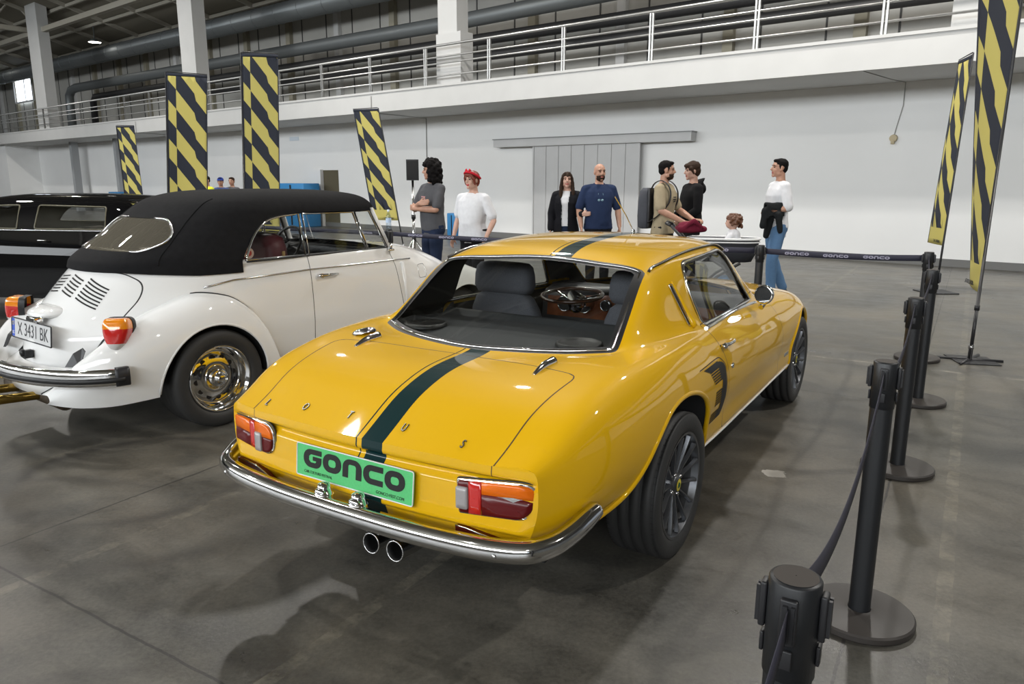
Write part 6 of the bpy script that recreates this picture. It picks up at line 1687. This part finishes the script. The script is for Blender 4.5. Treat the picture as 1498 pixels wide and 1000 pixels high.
def build_people():
    GREYT = cloth('tee_grey', (.085, .085, .092)); DENIM = cloth('denim_dark', (.018, .028, .060)); DENIML = cloth('denim_light', (.10, .19, .33)); TROUK = cloth('trousers_black', (.012, .012, .014))
    WHT = cloth('tee_white', (.70, .70, .72)); NAVYP = cloth('polo_navy', (.022, .036, .085)); BEIGE = cloth('tee_beige', (.36, .30, .20)); HOODK = cloth('hoodie_black', (.008, .008, .009)); BLZ = cloth('blazer_black', (.010, .010, .013))
    SHK = mat('shoe_black', (.02, .02, .022), rough=.5); SHW = mat('shoe_white', (.6, .6, .6), rough=.5)
    G = 'visitors'
    person('man with long curly black hair in a grey t-shirt, arms crossed', (-.975, 9.25), 128, 1.69, head=(-38, -4), wide=1.12, belly=.02, shirt=GREYT, sleeve=.55, shirt_hem=.80, trousers=DENIM, shoes=SHK, hair='curly', chest_print=mat('print_red', (.5, .25, .25), rough=.8),
           arms={'elR': (.25, .11, 1.13), 'elL': (-.25, .11, 1.14), 'wrR': (-.07, .235, 1.21), 'wrL': (.08, .225, 1.145)}, hands={'R': {'d': (-1, -.15, .15), 'pn': (0, -1, 0), 'curl': .3, 'side': 1}, 'L': {'d': (1, -.15, .1), 'pn': (0, -1, 0), 'curl': .3, 'side': -1}})
    w = person('red-haired woman with red headband, white t-shirt, hand on the belt', (-.445, 8.55), 142, 1.565, skin=SKIN2, head=(-2, 0), wide=1.20, belly=.035, female=True, shirt=WHT, sleeve=.52, shirt_hem=.83, trousers=TROUK, shoes=SHK, hair='bob', hairm=HAIRR, lips=LIPR,
           arms={'elL': (-.315, -.03, 1.12), 'wrL': (-.325, .13, .93)}, hands={'L': {'d': (0, .5, -.8), 'pn': (0, -.8, -.5), 'curl': .8, 'side': 1}})
    b = MB(); RED = cloth('scarf_red', (.52, .02, .035))
    b.tube([(.089*math.cos(t), .018+.0-.018+.108*math.sin(t)*.98, 1.633+.050*math.sin(t)+.028) for t in np.linspace(-.5, PI+.5, 22)], .014, n=8, flat=1.4)
    for s in (1, -1): b.tube([(0, .085, 1.712), (.03*s, .09, 1.738), (.05*s, .085, 1.722)], [.008, .016, .006], n=8)
    b.build('headband', RED, w)
    person('woman with long dark hair in a black blazer, holding the arm of the bald man', (.715, 10.0), 172, 1.575, skin=SKIN2, head=(6, 0), wide=.94, female=True, shirt=WHT, sleeve=.12, shirt_hem=.95, trousers=DENIM, shoes=SHW, hair='long', hairm=HAIRB, jacket=BLZ,
           arms={'elL': (-.20, .03, 1.14), 'wrL': (-.235, .24, 1.13)}, hands={'L': {'d': (-.8, .4, .1), 'pn': (.2, -1, 0), 'curl': .6, 'side': 1}})
    m = person('bald bearded man in a navy polo shirt with sunglasses hung at the neck', (1.12, 9.85), 184, 1.68, head=(14, -2), wide=1.10, belly=.02, shirt=NAVYP, sleeve=.58, shirt_hem=.86, trousers=TROUK, shoes=SHK, hair='none', beard=HAIRB, collar=True,
           arms={'elR': (.265, -.02, 1.13), 'elL': (-.265, -.02, 1.13), 'wrR': (.25, .10, .90), 'wrL': (-.28, .06, .90)})
    b = MB()
    for s in (1, -1): b.sphere((.022*s, .136, 1.25), (.019, .006, .016), 10, 6)
    b.tube([(-.04, .132, 1.26), (-.03, .12, 1.34)], .003, n=5); b.tube([(.04, .132, 1.26), (.03, .12, 1.34)], .003, n=5)
    g = b.build('sunglasses', mat('sunglass_lens', (.25, .40, .48), rough=.1, metal=.3)); g.parent = None; g.matrix_world = Matrix.Translation((1.12, 9.85, 0)) @ Matrix.Rotation(math.radians(184), 4, 'Z') @ Matrix.Scale(1.68/1.75, 4)
    tag(g, 'sunglasses hanging from the collar of the navy polo shirt', 'sunglasses')
    person('man in a beige t-shirt with a beard and a backpack, hands on the pushchair', (1.83, 9.15), -122, 1.70, head=(22, -3), wide=1.06, shirt=BEIGE, sleeve=.55, shirt_hem=.84, trousers=TROUK, shoes=SHK, hair='short', beard=HAIRB, chest_print=INK,
           arms={'elR': (.255, .06, 1.13), 'elL': (-.245, .10, 1.13), 'wrR': (.13, .30, 1.00), 'wrL': (-.10, .34, 1.02)}, hands={'R': {'d': (-.35, 1, .0), 'pn': (0, 0, -1), 'curl': .7, 'side': 1}, 'L': {'d': (.2, 1, .0), 'pn': (0, 0, -1), 'curl': .7, 'side': -1}})
    h = person('young man in a black hooded sweatshirt facing the man with the backpack', (2.27, 9.62), 100, 1.70, skin=SKIN2, head=(-4, -6), wide=1.10, belly=.02, shirt=HOODK, sleeve=1.2, shirt_hem=.80, trousers=TROUK, shoes=SHK, hair='mop', hairm=HAIRB,
           arms={'elR': (.25, .02, 1.12), 'elL': (-.25, .02, 1.12), 'wrR': (.18, .20, .98), 'wrL': (-.17, .22, .98)})
    b = MB()
    rings = []
    for t in np.linspace(0, 1, 7): rings.append([(.105*math.cos(a)*(1-.15*t), -.055-.055*t+.075*math.sin(a)*(1-.3*t), 1.43+.045*math.sin(a)*-.5+.075*t) for a in np.linspace(0, 2*PI, 18, endpoint=False)])
    b.loft(rings); b.sphere((0, -.125, 1.39), (.095, .055, .075)); remeshed(b, 'hood', [HOODK], h, .012, 2, .012)
    person('young man with cropped dark hair in a white t-shirt and jeans, standing at right', (3.27, 9.35), 96, 1.735, head=(-4, 2), wide=1.0, shirt=WHT, sleeve=.62, shirt_hem=.77, trousers=DENIML, shoes=SHK, hair='short', beard=None,
           arms={'elL': (-.235, -.02, 1.135), 'wrL': (-.185, .13, 1.11), 'elR': (.235, -.07, 1.12), 'wrR': (.22, -.06, .86)}, hands={'L': {'d': (.2, 1, 0), 'pn': (0, 0, -1), 'curl': .5, 'side': -1}},
           legs={'knL': (-.10, .075, .50), 'anL': (-.10, .06, .09), 'toL': (-.11, .21, .04), 'knR': (.10, -.03, .495), 'anR': (.10, -.19, .115), 'toR': (.11, -.05, .035)})
    # jacket over his forearm
    j = MB(); rows = []
    for t in np.linspace(0, 1, 13):
        a = -1.25+2.5*t; rows.append([(-.19+.075*math.sin(a)+(-.02 if t < .5 else .03)*0, y, 1.15-.0*t-(.32 if True else 0)*max(0, abs(a)-.55)*.62+.055*math.cos(a)) for y in np.linspace(.02, .25, 9)])
    inner = [[(p[0]*.93-.013, p[1], p[2]-.028) for p in row] for row in rows]
    j.loft([r_+i_[::-1] for r_, i_ in zip(rows, inner)])
    cap(j, (-.16, .16, 1.02), (-.12, .18, .80), .055, .040); cap(j, (-.25, .10, 1.05), (-.26, .07, .86), .05, .03); cap(j, (-.20, .24, 1.10), (-.2, .27, .92), .05, .04)
    jo = remeshed(j, 'jacket', [cloth('jacket_black', (.012, .013, .014))], None, .012, 3, .03)
    jo.matrix_world = Matrix.Translation((3.27, 9.35, 0)) @ Matrix.Rotation(math.radians(96), 4, 'Z') @ Matrix.Scale(1.735/1.75, 4)
    tag(jo, 'black jacket draped over the forearm of the man in the white t-shirt', 'jacket')
    # backpack of the man in beige
    bp = empty('backpack', 'grey and black backpack on the back of the man in beige', 'backpack', (1.83, 9.15, 0), math.radians(-122)); q = 1.70/1.75; bp.scale = (q, q, q)
    b = MB(); rings = []
    for z, w_, d_ in ((.90, .10, .05), (.92, .145, .075), (1.05, .155, .085), (1.25, .150, .080), (1.36, .13, .065), (1.40, .09, .04)):
        rings.append([(w_*spow(math.cos(a), .5), -.225+d_*spow(math.sin(a), .5), z) for a in np.linspace(0, 2*PI, 28, endpoint=False)])
    b.loft(rings); b.build('pack', cloth('pack_grey', (.075, .078, .090)), bp)
    b = MB(); b.box((-.15, -.165, .92), (.15, -.13, 1.40), .015); b.build('back_panel', BLACKP, bp)
    for s in (1, -1):
        b = MB(); b.tube(spl([(.10*s, -.15, 1.36), (.115*s, -.09, 1.455), (.115*s, .0, 1.487), (.118*s, .085, 1.43), (.125*s, .125, 1.33), (.15*s, .105, 1.20), (.195*s, .0, 1.07), (.16*s, -.14, .98)], 5), .021, n=8, flat=.3, up=(1, 0, 0)); b.build('strap', BLACKP, bp)
    # pushchair
    px, py_, ang = 2.26, 8.05, math.radians(-14)
    st = empty('pushchair', 'black pushchair with a white rimmed carrycot behind the yellow car', 'pushchair', (px, py_, 0), ang)
    b = MB(); rings = []
    for z, a, c in ((.60, .27, .13), (.605, .30, .15), (.70, .345, .175), (.80, .365, .19), (.84, .37, .195)):
        rings.append([(a*spow(math.cos(t), .6), c*spow(math.sin(t), .7), z) for t in np.linspace(0, 2*PI, 40, endpoint=False)])
    b.loft(rings, caps=True); b.build('carrycot', cloth('cot_charcoal', (.030, .031, .036)), st)
    for z in (.845, .812):
        b = MB(); b.tube([(.373*spow(math.cos(t), .6), .198*spow(math.sin(t), .7), z) for t in np.linspace(0, 2*PI, 48, endpoint=False)], .013 if z > .83 else .008, n=8, closed=True, flat=1.0); b.build('rim', WHITEP, st)
    b = MB()
    for s in (1, -1):
        b.tube([(-.55, .20*s, .98), (-.38, .20*s, .80), (.0, .19*s, .56), (.32, .20*s, .14)], .014, n=8); b.tube([(.18, .19*s, .60), (-.05, .20*s, .45), (-.38, .22*s, .14)], .014, n=8)
    b.tube([(-.55, .20, .98), (-.60, .15, 1.0), (-.60, -.15, 1.0), (-.55, -.20, .98)], .016, n=8); b.tube([(-.38, .22, .14), (-.38, -.22, .14)], .01, n=8); b.tube([(.32, .20, .14), (.32, -.20, .14)], .01, n=8)
    b.build('frame', BLACKP, st)
    for x, y, rr in ((.32, .22, .095), (.32, -.22, .095), (-.38, .24, .14), (-.38, -.24, .14)):
        b = MB(); b.lathe([(-.018, rr*.75), (-.02, rr*.9), (-.012, rr), (.012, rr), (.02, rr*.9), (.018, rr*.75)], 'y', 28, mi=0); b.lathe([(-.014, rr*.78), (-.012, rr*.2), (.012, rr*.2), (.014, rr*.78)], 'y', 28, mi=1)
        o = b.build('wheel', [TYRE, mat('wheel_hub_grey', (.4, .4, .42), rough=.4)], st); o.location = (x, y, rr)
    b = MB(); b.box((-.25, -.16, .20), (.22, .16, .34), .04); b.build('basket', BLACKP, st)
    b = MB(); b.box((-.20, -.13, .30), (.0, .13, .42), .05); o = b.build('bag', mat('bag_blue', (.05, .22, .45), rough=.6, noise=.5, nscale=25)); o.location = (px+.12, py_-.02, .02); o.rotation_euler = (0, 0, ang); tag(o, 'blue patterned bag in the basket under the pushchair', 'bag')
    b = MB(); b.box((-.16, -.12, -.03), (.16, .12, .04), .035); b.sphere((-.03, -.02, .04), (.12, .09, .05)); b.tube([(-.13, -.10, .0), (.0, -.13, .10), (.10, -.12, .02)], .02, n=8)
    o = remeshed(b, 'blanket', [cloth('blanket_maroon', (.14, .012, .030))], None, .01, 2, .03); o.location = (px-.33, py_+.10, .93); tag(o, 'maroon and red blanket bundle over the handle end of the pushchair', 'blanket')
    # toddler in the carrycot
    t = empty('person', 'toddler with curly brown hair sitting in the pushchair', 'person', (px+.10, py_+.02, .36), math.radians(60)); b = MB()
    hc = Vector((0, 0, .66)); b.sphere(hc, (.066, .074, .076)); b.sphere(hc+Vector((0, .025, -.03)), (.052, .052, .050)); b.sphere(hc+Vector((0, .074, -.02)), .012, 8, 6)
    for s in (1, -1): b.sphere(hc+Vector((.066*s, 0, -.015)), (.010, .016, .022), 8, 6)
    cap(b, (0, -.01, .52), (0, 0, .61), .034, .034); chain(b, [(0, 0, .30), (0, -.01, .40), (0, -.01, .50)], [.085, .09, .070])
    for s in (1, -1):
        chain(b, [(.075*s, 0, .50), (.10*s, .06, .42), (.05*s, .13, .41)], [.030, .026, .020]); hand(b, (.05*s, .13, .41), (0, 1, 0), (0, 0, -1), .5, s, .5); chain(b, [(.045*s, .02, .30), (.07*s, .17, .31), (.06*s, .28, .29)], [.05, .042, .03])
    remeshed(b, 'body', [SKIN2], t, .007, 2)
    b = MB(); R_ = np.random.RandomState(5); b.sphere(hc+Vector((0, -.012, .018)), (.072, .078, .072))
    for q in range(70):
        a = R_.uniform(0, 2*PI); z = R_.uniform(-.06, .075)
        if math.sin(a) > .45 and z < .03: continue
        m_ = math.sqrt(max(.15, 1-(max(z, 0)/.085)**2)); b.sphere(hc+Vector((math.cos(a)*.074*m_, math.sin(a)*.080*m_-.01, z)), R_.uniform(.012, .020), 7, 5)
    remeshed(b, 'hair', [mat('hair_auburn', (.11, .040, .016), rough=.5)], t, .006, 1, .014, _curl)
    b = MB(); chain(b, [(0, 0, .34), (0, -.01, .42), (0, -.01, .515)], [.10, .10, .075]); chain(b, [(.07, 0, .50), (.105, .06, .43)], [.040, .036]); chain(b, [(-.07, 0, .50), (-.105, .06, .43)], [.040, .036]); remeshed(b, 'shirt', [WHT], t, .010, 2, .01)
    e = MB(); e.sphere(hc+Vector((.024, .066, .004)), (.009, .006, .006), 8, 6); e.sphere(hc+Vector((-.024, .066, .004)), (.009, .006, .006), 8, 6); e.build('eyes', EYEK, t)
    # three visitors far off between the flags
    far = dict(voxel=.016)
    HIVIS = cloth('vest_yellow', (.62, .66, .04))
    person('far visitor in a yellow vest beside the broad flag', (-7.05, 17.6), 150, 1.55, shirt=HIVIS, trousers=DENIM, shoes=SHK, hair='short', **far)
    c = person('far visitor wearing a blue cap between the tall flags', (-7.0, 18.3), 190, 1.52, shirt=cloth('tee_blue', (.05, .08, .2)), trousers=DENIM, shoes=SHK, hair='short', **far)
    b = MB(); b.sphere((0, -.005, 1.665), (.087, .102, .075)); b.box((-.06, .07, 1.65), (.06, .17, 1.66), .004); b.build('cap', cloth('cap_blue', (.03, .06, .30)), c)
    person('far bare-headed visitor nearest to the upright flag', (-6.95, 18.9), 170, 1.53, shirt=GREYT, trousers=DENIM, shoes=SHK, hair='short', hairm=HAIRB, **far)
    # loudspeaker on its stand
    s = empty('speaker_stand', 'silver tripod stand holding a loudspeaker by the wall', 'stand', (-1.36, 10.4, 0)); b = MB(); b.cyl((0, 0, .35), (0, 0, 1.44), .016, n=12); b.cyl((0, 0, .42), (0, 0, .95), .020, n=12); b.build('pole', CHROME_D, s)
    b = MB(); b.cyl((0, 0, .62), (0, 0, .70), .028, n=12); b.cyl((0, 0, .92), (0, 0, .98), .030, n=12); b.cyl((0, 0, .33), (0, 0, .38), .028, n=12); b.build('clamp', BLACKP, s)
    for k in range(3):
        a = 2*PI*k/3+.5; d = Vector((math.cos(a), math.sin(a), 0)); b = MB(); b.tube([Vector((0, 0, .66)), d*.42+Vector((0, 0, .02))], .013, n=8); b.tube([Vector((0, 0, .35)), d*.25+Vector((0, 0, .28))], .009, n=8); b.build('leg', CHROME_D, s)
    sp = empty('loudspeaker', 'small black loudspeaker on a tripod beside the curly haired man', 'loudspeaker', (-1.36, 10.4, 1.44), math.radians(188))
    b = MB(); b.prism(rpoly([(-.085, .085), (.085, .085), (.06, -.10), (-.06, -.10)], .012, 3), 0, .275); b.build('cabinet', BLACKP, sp)
    b = MB(); b.box((-.078, .086, .012), (.078, .096, .262), .006); b.build('grille', mat('grille_black', (.02, .02, .02), rough=.8, bump=.6, bscale=900), sp)
# ================================================================== camera
cd = bpy.data.cameras.new('camera'); cam = bpy.data.objects.new('camera', cd); COL.objects.link(cam)
cd.sensor_fit = 'HORIZONTAL'; cd.sensor_width = 36.0; cd.lens = 36.0*1092.07/1498; cd.clip_end = 400
PITCH, ROLL, CAMH = .2118, .0032, 1.4311
fw = Vector((0, math.cos(PITCH), -math.sin(PITCH))); up0 = Vector((0, math.sin(PITCH), math.cos(PITCH))); rt0 = Vector((1, 0, 0))
rt = rt0*math.cos(ROLL)+up0*math.sin(ROLL); up = -rt0*math.sin(ROLL)+up0*math.cos(ROLL)
Mc = Matrix((rt, up, -fw)).transposed().to_4x4(); Mc.translation = Vector((0, 0, CAMH)); cam.matrix_world = Mc
SC.camera = cam
SC.view_settings.view_transform = 'Standard'; SC.view_settings.look = 'None'; SC.view_settings.gamma = 1.0; SC.view_settings.use_curve_mapping = False
SC.view_settings.exposure = 0.0
# ================================================================== light: hall lamps and the daylight of the high windows opposite
wd_ = bpy.data.worlds.new('world'); SC.world = wd_; wd_.use_nodes = True
wd_.node_tree.nodes['Background'].inputs[0].default_value = (.80, .88, 1.0, 1); wd_.node_tree.nodes['Background'].inputs[1].default_value = .3
LAMPS = [(-38, 8, 600), (-27, 9.0, 600), (-26, 1, 500), (-16, 9.5, 800), (-16, 1.5, 600), (-8, 8.5, 900), (-3, 11, 900), (3, 8, 900), (-9, 1, 500), (8, 3, 350), (-3, -7, 300), (-18, -8, 400), (10, -8, 400)]
def build_lamps():
    for u, d, e in LAMPS:
        l = bpy.data.lights.new('hall_lamp', 'AREA'); l.shape = 'DISK'; l.size = .4; l.energy = e*.50; l.color = (1, .965, .91)
        o = bpy.data.objects.new('hall_lamp', l); COL.objects.link(o); o.location = W(u, d, 8.4)
    l = bpy.data.lights.new('window_daylight', 'AREA'); l.shape = 'RECTANGLE'; l.size = 62; l.size_y = 3.4; l.energy = 6600; l.color = (.93, .97, 1)
    o = bpy.data.objects.new('window_daylight', l); COL.objects.link(o); o.location = W(-13, -15.8, 6.75)
    o.rotation_euler = Matrix((WD, Vector((0, 0, 1)), -WN)).transposed().to_euler()
build_coupe(); build_cabrio(); build_hall(); build_barrier(); build_flags(); build_saloon(); build_people()
build_lamps()
